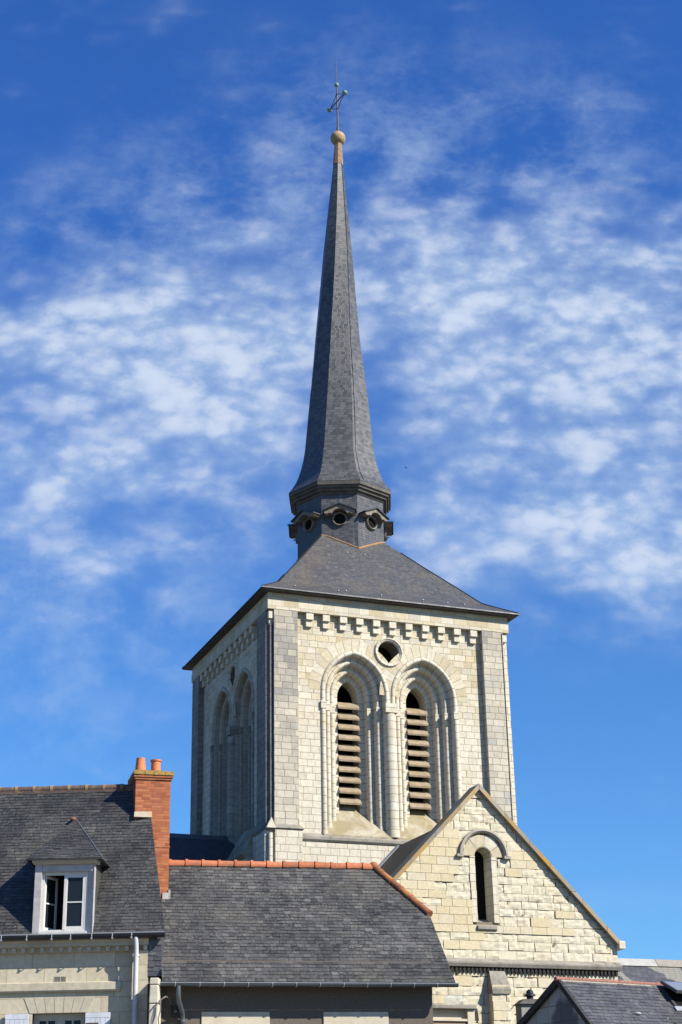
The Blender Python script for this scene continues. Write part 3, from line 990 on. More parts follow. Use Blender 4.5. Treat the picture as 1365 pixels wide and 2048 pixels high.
# mouldings, colonnettes, louvres
rl = random.Random(5)
for fi, to3 in enumerate((front3, left3)):
    for ci, c in enumerate(arch_c):
        b_ = MB()
        sweep(b_, c, PROF, ZB - 0.1, ZS, CC, to3)
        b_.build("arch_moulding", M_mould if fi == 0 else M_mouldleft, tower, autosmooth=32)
        b_ = MB()
        off = 0.297 - 0.003 * ci
        sweep(b_, c, [(1.18, off), (1.58, off), (1.58, 0.31)] if False else [(1.18, off), (1.56, off)], ZB, ZS, CC, to3, jamb=False)
        b_.build("voussoir_ring", M_vous, tower)
        for s in (-1, 1):
            for h, d, r, zb in ((1.095, 0.305, 0.085, 11.62), (0.86, 0.53, 0.08, 11.88), (0.63, 0.75, 0.08, 12.12)):
                if h > 1 and ((ci == 0 and s == 1) or (ci == 1 and s == -1)):
                    continue
                k_ = MB()
                k_.cyl(to3(c + s * h, d, zb), to3(c + s * h, d, 15.42), r, n=12)
                k_.cyl(to3(c + s * h, d, zb - 0.16), to3(c + s * h, d, zb), r * 1.25, r * 1.05, n=12)
                x0, x1 = c + s * h - r * 1.03, c + s * h + r * 1.03
                p0, p1 = Vector(to3(x0, d - r * 1.03, 15.42)), Vector(to3(x1, d + r, 15.66))
                k_.box(min(p0.x, p1.x), max(p0.x, p1.x), min(p0.y, p1.y), max(p0.y, p1.y), 15.42, 15.66)
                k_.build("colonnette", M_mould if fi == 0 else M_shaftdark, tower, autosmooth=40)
        # louvres
        proto = None
        for k in range(10):
            z = 12.58 + 0.342 * k
            hw = 0.365
            if fi == 0:
                b_ = MB()
                j = rl.uniform(-0.015, 0.015)
                zt = z + 0.30
                prof = [to3(c - hw, 0.86 + j, z - 0.01), to3(c - hw, 0.845 + j, z + 0.05), to3(c - hw, 0.93 + j, z + 0.17), to3(c - hw, 1.12, zt - 0.02), to3(c - hw, 1.14, zt - 0.07), to3(c - hw, 0.92, z + 0.02)]
                b_.prism(prof, (2 * hw, 0, 0))
                b_.build("louvre", M_louvre, tower, bevel=0.006)
            else:
                b_ = MB()
                prof = [to3(c - hw, 0.985, z), to3(c - hw, 0.975, z + 0.045), to3(c - hw, 1.27, z + 0.30), to3(c - hw, 1.27, z + 0.25)]
                b_.prism(prof, (0, 2 * hw, 0))
                b_.build("louvre", M_louvre, tower)
    # big column between the arches
    b_ = MB()
    p = to3(RND[0], 0.36, 0)
    b_.cyl((p[0], p[1], 11.78), (p[0], p[1], 15.42), 0.2, n=20)
    b_.cyl((p[0], p[1], 11.45), (p[0], p[1], 11.78), 0.215, 0.205, n=20)
    q = 0.21
    b_.hexa([(p[0] - q, p[1] - q, 15.44), (p[0] + q, p[1] - q, 15.44), (p[0] + q, p[1] + q, 15.44), (p[0] - q, p[1] + q, 15.44),
             (p[0] - q, p[1] - q, 15.74), (p[0] + q, p[1] - q, 15.74), (p[0] + q, p[1] + q, 15.74), (p[0] - q, p[1] + q, 15.74)])
    b_.build("column", M_mould if fi == 0 else M_shaftdark, tower, autosmooth=40)
    # roundel
    b_ = MB()
    prof = [(0.50, REC), (0.49, 0.255), (0.46, 0.235), (0.43, 0.25), (0.415, 0.275), (0.40, 0.27), (0.375, 0.29), (0.365, 0.34)]
    n = 36
    ring = [[b_.vert(to3(RND[0] + r * math.cos(2 * math.pi * k / n), d, RND[1] + r * math.sin(2 * math.pi * k / n))) for k in range(n)] for r, d in prof]
    for i in range(len(prof) - 1):
        for k in range(n):
            q2 = (k + 1) % n
            uu = [(0.1 * i, 0.08 * k), (0.1 * i, 0.08 * (k + 1)), (0.1 * i + 0.1, 0.08 * (k + 1)), (0.1 * i + 0.1, 0.08 * k)]
            b_.face([ring[i][k], ring[i][q2], ring[i + 1][q2], ring[i + 1][k]], 0, 0.5, uu)
    b_.build("roundel", M_mould, tower, autosmooth=50)
    b_ = MB()
    ring = [[b_.vert(to3(RND[0] + 0.365 * math.cos(2 * math.pi * k / n), d, RND[1] + 0.365 * math.sin(2 * math.pi * k / n))) for k in range(n)] for d in (0.335, 0.6, 0.95)]
    for i in range(2):
        for k in range(n):
            q2 = (k + 1) % n
            b_.face([ring[i][k], ring[i][q2], ring[i + 1][q2], ring[i + 1][k]], 0, 0.5, [(.3 * i, .066 * k), (.3 * i, .066 * (k + 1)), (.3 * i + .3, .066 * (k + 1)), (.3 * i + .3, .066 * k)])
    b_.build("roundel_shaft", M_buttdark, tower, smooth=True)
    b_ = MB()
    b_.poly([to3(RND[0] + 0.37 * math.cos(2 * math.pi * k / n), 0.94, RND[1] + 0.37 * math.sin(2 * math.pi * k / n)) for k in range(n)])
    b_.build("roundel_opening", M_dark, tower)
    # corbel table
    for k in range(11):
        x = 1.345 + 0.578 * k + (0.0 if fi == 0 else 0.30)
        j = rl.uniform(-0.012, 0.012)
        b_ = MB()
        for (xa, xb, da, za, zb2) in ((x + j, x + 0.25 + j, 0.125, 18.27, 18.5), (x + 0.02, x + 0.235, 0.20, 18.05, 18.272)):
            p0, p1 = Vector(to3(xa, da, za)), Vector(to3(xb, REC + 0.02, zb2))
            b_.box(min(p0.x, p1.x), max(p0.x, p1.x), min(p0.y, p1.y), max(p0.y, p1.y), za, zb2)
        b_.build("corbel", M_plainstone, tower, bevel=0.012)

# cornice band
b_ = MB()
b_.box(0.0, 8.5, 0.0, 8.8, 18.5, 18.81)
b_.box(0.02, 8.48, 0.02, 8.78, 18.812, 19.12)
b_.build("cornice", M_band, tower)

# belfry roof
AX, AY = 4.25, 4.40
RP = [(4.545, 19.08), (4.535, 19.13), (4.1, 19.39), (3.62, 19.70), (3.04, 20.38), (2.19, 21.36), (1.60, 22.06), (1.0, 22.78), (0.3, 23.6)]
b_ = MB()
rings = []
for hw, z in RP:
    sx, sy = hw, hw + 0.15 * min(1, hw / 4.5)
    rings.append([b_.vert((AX - sx, AY - sy, z)), b_.vert((AX + sx, AY - sy, z)), b_.vert((AX + sx, AY + sy, z)), b_.vert((AX - sx, AY + sy, z))])
vl = 0
for i in range(len(RP) - 1):
    dl = math.hypot(RP[i + 1][0] - RP[i][0], RP[i + 1][1] - RP[i][1])
    for k in range(4):
        q = (k + 1) % 4
        w0, w1 = RP[i][0], RP[i + 1][0]
        b_.face([rings[i][k], rings[i][q], rings[i + 1][q], rings[i + 1][k]], 0, .5,
                [(-w0 + k * 20, vl), (w0 + k * 20, vl), (w1 + k * 20, vl + dl), (-w1 + k * 20, vl + dl)])
    vl += dl
broof = b_.build("belfry_roof", M_slate_tower, church)
b_ = MB()
b_.box(AX - 4.5, AX + 4.5, AY - 4.65, AY + 4.65, 19.05, 19.085)
b_.build("eave_board", M_cornicew, broof)
for sx, sy in ((-1, -1), (1, -1), (1, 1), (-1, 1)):
    b_ = MB()
    b_.tube([(AX + sx * hw, AY + sy * (hw + 0.15 * min(1, hw / 4.5)), z + 0.012) for hw, z in RP[1:7]], 0.018, 6)
    b_.build("hip_flashing", M_gutdark, broof)
rr = random.Random(3)
for k in range(9):
    hw, z = rr.choice([(4.2, 19.34), (4.0, 19.46), (2.9, 20.55), (1.9, 21.7)])
    if k < 5:
        hw, z = 4.15, 19.375
    x = AX + (-3.3 + 1.5 * k if k < 5 else rr.uniform(-hw * .6, hw * .6))
    b_ = MB()
    y = AY - hw - 0.15 * hw / 4.5
    b_.box(x - 0.012, x + 0.012, y - 0.05, y + 0.05, z - 0.0, z + 0.022)
    b_.build("roof_hook", M_clip, broof)

# drum and twisted spire
RD = 1.665


def octa(r, z, tw=0.0, cx=0.0, cy=0.0):
    return [(AX + cx + r * math.sin(R(tw + 45 * k)), AY + cy - r * math.cos(R(tw + 45 * k)), z) for k in range(8)]


b_ = MB()
lo_, hi_ = octa(RD, 21.2), octa(RD, 24.25)
side = 2 * RD * math.sin(R(22.5))
for k in range(8):
    q = (k + 1) % 8
    b_.poly([lo_[k], lo_[q], hi_[q], hi_[k]], 0, .5, [(k * 3, 0), (k * 3 + side, 0), (k * 3 + side, 3.05), (k * 3, 3.05)])
spire = b_.build("spire", M_slate_drum, church)
spire_top = None
SP = [(1.99, 24.53), (1.975, 24.56), (1.83, 24.76), (1.69, 25.0), (1.58, 25.28), (1.49, 25.58), (1.40, 25.97), (1.345, 26.36), (1.27, 27.2), (1.16, 28.45), (0.925, 30.58), (0.735, 32.77), (0.56, 35.0), (0.345, 37.3), (0.185, 39.0)]


def lean(z):
    return 0.0 if z < 31 else 0.022 * (z - 31)


def twist(z):
    return max(0.0, min(1.0, (z - 26.0) / 13.0)) * 23.0


# densify for a smooth twist
SD = []
for (r0, z0), (r1, z1) in zip(SP, SP[1:]):
    m = max(1, int((z1 - z0) / 0.35))
    for k in range(m):
        SD.append((r0 + (r1 - r0) * k / m, z0 + (z1 - z0) * k / m))
SD.append(SP[-1])
b_ = MB()
rings = [[b_.vert(p) for p in octa(r, z, twist(z), lean(z) * 0.93, -lean(z) * 0.36)] for r, z in SD]
vl = 0
for i in range(len(SD) - 1):
    dl = math.hypot(SD[i + 1][0] - SD[i][0], SD[i + 1][1] - SD[i][1])
    s0, s1 = SD[i][0] * 0.3827, SD[i + 1][0] * 0.3827
    for k in range(8):
        q = (k + 1) % 8
        b_.face([rings[i][k], rings[i][q], rings[i + 1][q], rings[i + 1][k]], 0, .5,
                [(k * 3 - s0, vl), (k * 3 + s0, vl), (k * 3 + s1, vl + dl), (k * 3 - s1, vl + dl)])
    vl += dl
b_.build("spire_roof", M_slate_spire, spire)
for k in (1,):
    b_ = MB()
    pts = []
    for r, z in SD[1:]:
        p = octa(r + 0.012, z, twist(z), lean(z) * 0.93, -lean(z) * 0.36)[k]
        q = octa(r + 0.012, z, twist(z), lean(z) * 0.93, -lean(z) * 0.36)[0]
        pts.append((p[0] * 0.12 + q[0] * 0.88, p[1] * 0.12 + q[1] * 0.88, z))
    b_.tube(pts, 0.010, 5)
    b_.build("lightning_conductor", M_gutdark, spire)
# moulded cornice under the spire
b_ = MB()
cp = [(1.60, 24.05), (1.70, 24.12), (1.72, 24.20), (1.80, 24.20), (1.83, 24.29), (1.90, 24.30), (1.92, 24.38), (1.975, 24.39), (1.985, 24.52), (1.90, 24.53)]
rings = [[b_.vert(p) for p in octa(r, z)] for r, z in cp]
for i in range(len(cp) - 1):
    for k in range(8):
        q = (k + 1) % 8
        b_.face([rings[i][k], rings[i][q], rings[i + 1][q], rings[i + 1][k]])
b_.build("spire_cornice", M_cornicew, spire)


def roof_z(x, y):
    hw = max(abs(x - AX), abs(y - AY) / (1 + 0.15 / 4.5))
    for (h0, z0), (h1, z1) in zip(RP, RP[1:]):
        if h1 <= hw <= h0:
            return z1 + (z0 - z1) * (hw - h1) / (h0 - h1)
    return RP[-1][1]


b_ = MB()
pts = []
fo = octa(RD + 0.02, 0)
for k in range(8):
    a, c2 = Vector(fo[k]), Vector(fo[(k + 1) % 8])
    for t in range(6):
        p = a.lerp(c2, t / 6)
        pts.append((p.x, p.y, roof_z(p.x, p.y) + 0.02))
pts.append(pts[0])
b_.tube(pts, 0.03, 5)
b_.build("copper_flashing", plain("copper_flashing", (0.46, 0.25, 0.10), 0.6, 0.2, 5), spire)

# round windows with little pediments
ap = RD * math.cos(R(22.5))
for k in range(8):
    th = R(22.5 + 45 * k)
    nx, ny = math.sin(th), -math.cos(th)
    tx, ty = math.cos(th), math.sin(th)

    def P3(u, z, d, nx=nx, ny=ny, tx=tx, ty=ty):
        return (AX + nx * (ap + d) + tx * u, AY + ny * (ap + d) + ty * u, 23.16 + z)
    b_ = MB()
    n = 24
    prof = [(0.27, -0.01), (0.27, 0.07), (0.245, 0.10), (0.215, 0.085), (0.20, 0.05), (0.20, 0.004)]
    ring = [[b_.vert(P3(r * math.cos(2 * math.pi * j / n), r * math.sin(2 * math.pi * j / n), d)) for j in range(n)] for r, d in prof]
    for i in range(len(prof) - 1):
        for j in range(n):
            q = (j + 1) % n
            b_.face([ring[i][j], ring[i][q], ring[i + 1][q], ring[i + 1][j]])
    win = b_.build("round_window", M_woodgrey, spire, autosmooth=40)
    win.name = "round_window"
    b_ = MB()
    out = [(-0.53, 0.13), (-0.55, 0.20), (-0.53, 0.24), (0.0, 0.47), (0.53, 0.24), (0.55, 0.20), (0.53, 0.13), (0.44, 0.10), (0.36, 0.14)]
    out += [(0.30 * math.cos(R(a)), 0.30 * math.sin(R(a))) for a in range(25, 156, 10)]
    out += [(-0.36, 0.14), (-0.44, 0.10)]
    vecp = Vector(P3(0, 0, 0.30)) - Vector(P3(0, 0, -0.02))
    # triangulated fan halves to keep the concave outline clean
    bm = bmesh.new()
    vs = [bm.verts.new(P3(u, z, -0.02)) for u, z in out]
    es = [bm.edges.new((vs[i], vs[(i + 1) % len(vs)])) for i in range(len(vs))]
    bmesh.ops.triangle_fill(bm, use_beauty=True, edges=es, normal=vecp)
    bm.verts.index_update()
    base = len(b_.v)
    for dd in (0, 1):
        for v_ in bm.verts:
            b_.vert(v_.co + vecp * dd)
        for f_ in bm.faces:
            b_.face([base + len(vs) * dd + v_.index for v_ in f_.verts])
    for i in range(len(vs)):
        q = (i + 1) % len(vs)
        b_.face([base + i, base + q, base + len(vs) + q, base + len(vs) + i])
    bm.free()
    b_.build("window_hood", M_woodgrey, spire)
    b_ = MB()
    b_.prism([P3(-0.60, 0.19, 0.02), P3(-0.60, 0.235, 0.02), P3(0, 0.50, 0.02), P3(0.60, 0.235, 0.02), P3(0.60, 0.19, 0.02), P3(0, 0.46, 0.02)], Vector(P3(0, 0, 0.36)) - Vector(P3(0, 0, 0.02)))
    b_.build("hood_slate_cover", M_gutdark, spire)
    b_ = MB()
    b_.poly([P3(0.21 * math.cos(2 * math.pi * j / 20), 0.21 * math.sin(2 * math.pi * j / 20), 0.012) for j in range(20)])
    b_.build("window_opening", M_dark, spire)

# collar, ball and finial
LX, LY = AX + lean(39.9) * 0.93, AY - lean(39.9) * 0.36
b_ = MB()
cpf = [(0.20, 38.98), (0.195, 39.28), (0.18, 39.285), (0.178, 39.57), (0.162, 39.575), (0.145, 40.02)]
rings = [[b_.vert(p) for p in octa(r, z, 23.0, lean(z) * 0.93, -lean(z) * 0.36)] for r, z in cpf]
for i in range(len(cpf) - 1):
    for k in range(8):
        q = (k + 1) % 8
        b_.face([rings[i][k], rings[i][q], rings[i + 1][q], rings[i + 1][k]])
b_.build("spire_collar", M_collar, spire)
b_ = MB()
b_.sphere((LX, LY, 40.26), 0.305, 22)
b_.build("finial_ball", M_tan, spire, smooth=True)
cross = MB()
cross.cyl((LX, LY, 40.5), (LX, LY, 40.85), 0.07, 0.04, n=8)
cross.cyl((LX, LY, 40.85), (LX - 0.01, LY, 42.8), 0.034, 0.028, n=8)
cross.cyl((LX - 0.01, LY, 42.8), (LX - 0.02, LY, 44.18), 0.026, 0.008, n=8)
ca, sa = math.cos(R(-TYAW)), math.sin(R(-TYAW))


def w2l(dx, dy):
    return (dx * ca - dy * sa, dx * sa + dy * ca)


ex, ey = w2l(0.31, -0.56)
zc = 42.06
e1, e2 = Vector((LX + ex, LY + ey, zc)), Vector((LX - ex, LY - ey, zc))
cross.tube([e1, e2], 0.026, 6)
for e, zz in ((e1, -0.42), (e2, 0.42), (e1, 0.38), (e2, -0.40)):
    mid = Vector((LX, LY, zc + zz)).lerp(e, 0.5) + Vector((0, 0, -zz * 0.12))
    cross.tube([Vector((LX, LY, zc + zz)), mid, e], 0.017, 5)
cross_o = cross.build("finial_cross", M_rod, church)
for p, r in ((Vector((LX - 0.01, LY, 42.86)), 0.095), (e1 * 1.0, 0.105), (e2 * 1.0, 0.105)):
    b_ = MB()
    b_.sphere(p, r, 14)
    b_.build("copper_ball", M_copper, cross_o, smooth=True)
b_ = MB()
b_.tube([(8.22, -0.012, z) for z in (18.45, 16, 14, 11.5, 9)], 0.012, 5)
b_.build("lightning_conductor", M_gutdark, tower)

# ---- transept gable (block by block)
GD = -5.6
GS, GZ, GK = 4.32, 11.72, 1.015       # apex position, wall top, slope


def g3d(x, z, d):
    return (x, GD - d + 0.045, z)


def hood_x(z):
    # interval kept clear for the window and its arch ring
    if z < 8.0 or z > 10.5:
        return None
    if z < 9.89:
        return (4.385 - 0.40, 4.385 + 0.42)
    w = math.sqrt(max(0, 0.61 ** 2 - (z - 9.89) ** 2))
    return (4.385 - w, 4.385 + w) if w > 0 else None


def ero(x, z, rnd):
    e = mnoise.noise(Vector((x * 0.55, z * 0.6, 2.3))) + 0.35 * mnoise.noise(Vector((x * 1.6, z * 1.6, 7.3)))
    edge = min(abs(GZ - GK * abs(x - GS) - z), 1.0)
    e += 0.35 * (1 - edge)
    if z < 7.7:
        e += 0.55
    if abs(x - 4.9) < 0.35 and 8 < z < 10:
        e += 0.35
    return e > 0.10 + rnd.uniform(-0.12, 0.12)


b_ = MB()
blocks(b_, g3d, [(0.22, 7.12), (8.40, 7.12), (8.40, GZ - GK * (8.40 - GS)), (GS, GZ), (0.22, GZ - GK * (GS - 0.22))], 0.235, 0.46, 11, hood_x, ero)
blocks(b_, g3d, [(0.22, 2.0), (8.34, 2.0), (8.34, 6.85), (0.22, 6.85)], 0.25, 0.5, 12, None, lambda x, z, r: r.random() < 0.72)
gable = b_.build("transept_gable", M_block, church)
b_ = MB()
def gback():
    sl_ = [(4.385 - 0.26, 8.1)] + [(4.385 + 0.26 * math.cos(R(a)), 9.84 + 0.26 * math.sin(R(a))) for a in range(180, -1, -12)] + [(4.385 + 0.26, 8.1)]
    b_.panel([(0.24, 0), (8.38, 0), (8.38, GZ - 0.03 - GK * (8.38 - GS)), (GS, GZ - 0.03), (0.24, GZ - 0.03 - GK * (GS - 0.24))], [sl_], lambda x, z: (x, GD + 0.045, z))
gback()
b_.poly([(0.24, GD + 0.045, 0), (0.24, GD + 0.5, 0), (0.24, GD + 0.5, 7.55), (0.24, GD + 0.045, 7.55)])
b_.poly([(8.38, GD + 0.045, 0), (8.38, GD + 0.5, 0), (8.38, GD + 0.5, 7.55), (8.38, GD + 0.045, 7.55)])
b_.build("mortar_bed", M_joint, gable)
# window reveal, arch ring, hood mould, sill
b_ = MB()
def gfront(x, d, z):
    return (x, GD + d, z)
sweep(b_, 4.385, [(0.60, -0.0), (0.28, -0.0), (0.25, 0.02), (0.21, 0.42)], 9.86, 9.87, 0.0001, gfront, 14, jamb=False)
b_.build("window_arch", M_vous, gable)
for s in (-1, 1):
    b_ = MB()
    x0, x1, x2 = 4.385 + s * 0.42, 4.385 + s * 0.25, 4.385 + s * 0.21
    z = 8.08
    rz = random.Random(8 + s)
    while z < 9.86:
        z2 = min(z + rz.uniform(0.2, 0.27), 9.87)
        o = rz.uniform(-0.012, 0.012)
        xo = 4.385 + s * (0.40 + rz.uniform(0, 0.02))
        b_.hexa([(xo, GD + o, z + .004), (x1, GD + o, z + .004), (x2, GD + 0.42, z + .004), (xo, GD + 0.42, z + .004),
                 (xo, GD + o, z2 - .004), (x1, GD + o, z2 - .004), (x2, GD + 0.42, z2 - .004), (xo, GD + 0.42, z2 - .004)])
        z = z2
    b_.build("window_jamb", M_plainstone, gable)
b_ = MB()
b_.poly([(4.0, GD + 0.415, 7.9), (4.8, GD + 0.415, 7.9), (4.8, GD + 0.415, 10.2), (4.0, GD + 0.415, 10.2)])
b_.build("window_opening", M_dark, gable)
b_ = MB()
b_.prism([(4.385 - 0.28, GD - 0.07, 7.9), (4.385 - 0.28, GD - 0.07, 7.97), (4.385 - 0.28, GD + 0.54, 8.28), (4.385 - 0.28, GD + 0.54, 7.85), (4.385 - 0.28, GD - 0.01, 7.85)], (0.57, 0, 0))
b_.build("window_sill", M_greystone, gable)
b_ = MB()
sweep(b_, 4.385, [(0.625, 0.0), (0.635, -0.06), (0.68, -0.11), (0.735, -0.105), (0.74, 0.0)], 9.88, 9.885, 0.0001, gfront, 14, jamb=False)
for s in (-1, 1):
    x = 4.385 + s * 0.72
    b_.box(x - 0.10, x + 0.10, GD - 0.10, GD + 0.02, 9.825, 9.90)
b_.build("hood_mould", M_hood, gable)
# coping with lichen, kneelers
for s in (-1, 1):
    b_ = MB()
    ln = 4.12
    top = 0.16
    xa, xb = GS, GS + s * ln
    za, zb = GZ, GZ - GK * ln
    ya, yb = GD - 0.13, GD + 0.52
    b_.hexa([(xa, ya, za), (xb, ya, zb), (xb, yb, zb), (xa, yb, za), (xa, ya, za + top), (xb, ya, zb + top), (xb, yb, zb + top), (xa, yb, za + top)])
    b_.build("coping", M_coping, gable)
    b_ = MB()
    x = GS + s * 4.06
    b_.box(min(x, x + s * 0.2), max(x, x + s * 0.2), GD - 0.15, GD + 0.5, 7.48, 7.70)
    b_.build("kneeler", M_plainstone, gable, bevel=0.02)
# dentil band
b_ = MB()
b_.prism([(0.2, GD - 0.16, 6.98), (0.2, GD - 0.16, 7.02), (0.2, GD + 0.05, 7.14), (0.2, GD + 0.05, 6.90), (0.2, GD - 0.12, 6.90)], (8.22, 0, 0))
band = b_.build("dentil_band", M_greystone, gable)
M_dentil = plain("dark_crusted_stone", (0.034, 0.031, 0.028), 0.9, 0.4, 14)
b_ = MB()
b_.hexa([(0.026, GD - 0.055, 6.74), (0.056, GD - 0.055, 6.74), (0.056, GD - 0.01, 6.74), (0.026, GD - 0.01, 6.74),
         (0.005, GD - 0.075, 6.82), (0.077, GD - 0.075, 6.82), (0.077, GD - 0.01, 6.82), (0.005, GD - 0.01, 6.82)])
b_.hexa([(0.005, GD - 0.075, 6.821), (0.077, GD - 0.075, 6.821), (0.077, GD - 0.01, 6.821), (0.005, GD - 0.01, 6.821),
         (0.030, GD - 0.09, 6.93), (0.052, GD - 0.09, 6.93), (0.052, GD - 0.01, 6.93), (0.030, GD - 0.01, 6.93)])
d0_ = b_.build("dentil", M_dentil, gable)
rd = random.Random(4)
x = 3.0
d0_.location = (x, 0, 0)
while x < 8.2:
    x += 0.119
    if rd.random() > 0.03:
        copy_part(d0_, gable, (x - 3.0 + rd.uniform(-0.006, 0.006), 0, rd.uniform(-0.006, 0.006)))
# flat buttress with sloping head, blind arch
b_ = MB()
blocks(b_, lambda x, z, d: (x, GD - 0.28 - d + 0.045, z), [(4.33, 2), (4.86, 2), (4.86, 6.42), (4.33, 6.42)], 0.25, 0.36, 15, None, lambda x, z, r: r.random() < .6)
b_.box(4.34, 4.85, GD - 0.24, GD + 0.1, 0, 6.42)
b_.build("wall_buttress", M_block, gable)
b_ = MB()
b_.hexa([(4.31, GD - 0.31, 6.30), (4.87, GD - 0.31, 6.30), (4.87, GD, 6.30), (4.31, GD, 6.30), (4.36, GD - 0.07, 6.80), (4.82, GD - 0.07, 6.80), (4.82, GD, 6.80), (4.36, GD, 6.80)])
b_.hexa([(4.33, GD - 0.30, 6.19), (4.85, GD - 0.30, 6.19), (4.85, GD, 6.19), (4.33, GD, 6.19), (4.31, GD - 0.31, 6.298), (4.87, GD - 0.31, 6.298), (4.87, GD, 6.298), (4.31, GD, 6.298)])
b_.build("buttress_head", M_greystone, gable)
b_ = MB()
sweep(b_, 5.65, [(0.72, 0.0), (0.72, -0.08), (0.80, -0.12), (0.86, -0.1), (0.86, 0.0)], 5.2, 5.3, 0.0001, gfront, 14, jamb=False)
b_.build("blind_arch", M_plainstone, gable)

# transept roof and walls
b_ = MB()
RZ = 11.22
for s in (-1, 1):
    e = 4.35
    b_.poly([(GS, GD + 0.45, RZ), (GS, 0.35, RZ), (GS + s * e, 0.35, RZ - 1.02 * e), (GS + s * e, GD + 0.45, RZ - 1.02 * e)])
b_.build("transept_roof", M_slate_trans, church)
b_ = MB()
b_.tube([(GS - 0.05 - 3.0 * k / 6, 0.075, RZ - 0.02 - 3.06 * k / 6) for k in range(7)], 0.055, 6)
b_.build("roof_flashing", M_zinc, gable)
b_ = MB()
for x in (0.3, 8.3):
    b_.poly([(x, GD + 0.4, 0), (x, 0.3, 0), (x, 0.3, 7.2), (x, GD + 0.4, 7.2)])
b_.build("transept_wall", M_low, church)

# nave roof on the left (in the tower's shadow) and its wall
b_ = MB()
NZ, NE = 12.06, 4.6
b_.poly([(-14, 4.4, NZ), (0.22, 4.4, NZ), (0.22, 4.4 - NE, NZ - NE * 1.0), (-14, 4.4 - NE, NZ - NE * 1.0)])
b_.poly([(-14, 4.4, NZ), (0.22, 4.4, NZ), (0.22, 4.4 + NE, NZ - NE * 1.0), (-14, 4.4 + NE, NZ - NE * 1.0)])
nave = b_.build("nave_roof", M_slate_nave, church)
b_ = MB()
b_.hexa([(-14, 4.25, NZ - 0.14), (0.2, 4.25, NZ - 0.14), (0.2, 4.55, NZ - 0.14), (-14, 4.55, NZ - 0.14), (-14, 4.36, NZ + 0.03), (0.2, 4.36, NZ + 0.03), (0.2, 4.44, NZ + 0.03), (-14, 4.44, NZ + 0.03)])
b_.build("lead_ridge", M_gutter, nave)
b_ = MB()
b_.box(-13.9, 0.05, 0.1, 8.7, 0, 7.5)
b_.build("nave_wall", M_low, church)

# aisle roof far right
b_ = MB()
for s in (-1, 1):
    b_.poly([(8.6, 0.0, 7.95), (24, 0.0, 7.95), (24, s * 3.0, 5.2), (8.6, s * 3.0, 5.2)])
aisle = b_.build("aisle_roof", M_slate_far, church)
for x0, x1, m_ in ((8.7, 12.95, M_zincpale), (12.97, 24, M_greystone)):
    b_ = MB()
    b_.hexa([(x0, -0.26, 7.76), (x1, -0.26, 7.76), (x1, 0.26, 7.76), (x0, 0.26, 7.76), (x0, -0.07, 8.0), (x1, -0.07, 8.0), (x1, 0.07, 8.0), (x0, 0.07, 8.0)])
    b_.build("ridge_capping", m_, aisle)
b_ = MB()
b_.box(8.5, 23.9, -2.8, 2.8, 0, 5.3)
b_.build("aisle_wall", M_low, church)
b_ = MB()
b_.prism([(8.42, GD + 0.5, 7.25), (8.42, GD + 0.5, 6.95), (8.72, GD + 0.5, 6.95)], (0, 1.5, 0))
b_.build("gutter_end", M_woodgrey, gable)

# ------------------------------------------------------------------ left house
LH = empty("town_house", (-4.57402, 38.0, 0), -1.0)
tag(LH, "stone-fronted town house with steep slate roof, open dormer window and brick chimney", "house")
b_ = MB()
b_.panel([(-9, 0), (0, 0), (0, 6.62), (-9, 6.62)], [[(-2.61, 3.5), (-1.41, 3.5), (-1.41, 5.28), (-2.61, 5.28)]], lambda x, z: (x, 0, z))
b_.poly([(0, 0, 0), (0, 4.4, 0), (0, 4.4, 6.7), (0, 0, 6.7)])
b_.poly([(-9, 0, 0), (-9, 4.4, 0), (-9, 4.4, 6.7), (-9, 0, 6.7)])
b_.poly([(-9, 4.4, 0), (0, 4.4, 0), (0, 4.4, 6.7), (-9, 4.4, 6.7)])
lw = b_.build("facade_wall", M_facade, LH)
b_ = MB()
b_.box(-0.36, -0.0, -0.17, 0.02, 0, 6.60)
b_.build("corner_pilaster", M_facade, lw)
b_ = MB()
b_.prism([(-9, -0.09, 5.77), (-9, -0.09, 5.93), (-9, 0.01, 5.96), (-9, 0.01, 5.73), (-9, -0.06, 5.73)], (8.37, 0, 0))
b_.build("string_course", M_facplain, lw)
b_ = MB()
b_.prism([(-9, 0.02, 6.60), (-9, -0.05, 6.60), (-9, -0.07, 6.70), (-9, -0.2, 6.72), (-9, -0.2, 6.80), (-9, -0.24, 6.84), (-9, -0.24, 6.88), (-9, 0.02, 6.9)], (9.0, 0, 0))
b_.build("cornice", M_facplain, lw)
for k in range(19):
    x = -0.07 - 0.2155 * k
    b_ = MB()
    b_.box(x - 0.042, x + 0.042, -0.17 if k else -0.2, 0.0, 6.605, 6.705)
    b_.build("dentil", M_facplain, lw)
# flat-arch voussoirs over the window
b_ = MB()
n = 7
for k in range(n):
    a0, a1 = -2.68 + 1.32 * k / n * 1.0, -2.68 + 1.32 * (k + 1) / n
    cx = -2.01
    t0, t1 = cx + (a0 - cx) * 1.22, cx + (a1 - cx) * 1.22
    gq = 0.006
    b_.hexa([(a0 + gq, -0.012, 5.285), (a1 - gq, -0.012, 5.285), (a1 - gq, 0.2, 5.285), (a0 + gq, 0.2, 5.285), (t0 + gq, -0.012, 5.62), (t1 - gq, -0.012, 5.62), (t1 - gq, 0.005, 5.62), (t0 + gq, 0.005, 5.62)])
b_.build("flat_arch_lintel", M_facplain, lw)
b_ = MB()
b_.box(-2.15, -1.89, -0.012, 0.0, 5.965, 6.085)
vent = b_.build("vent_grille", M_beige, lw)
b_ = MB()
for i in range(8):
    for j in range(4):
        x = -2.135 + 0.0295 * i + (0.012 if i > 3 else 0)
        b_.box(x, x + 0.02, -0.0145, -0.012, 5.975 + 0.026 * j, 5.993 + 0.026 * j)
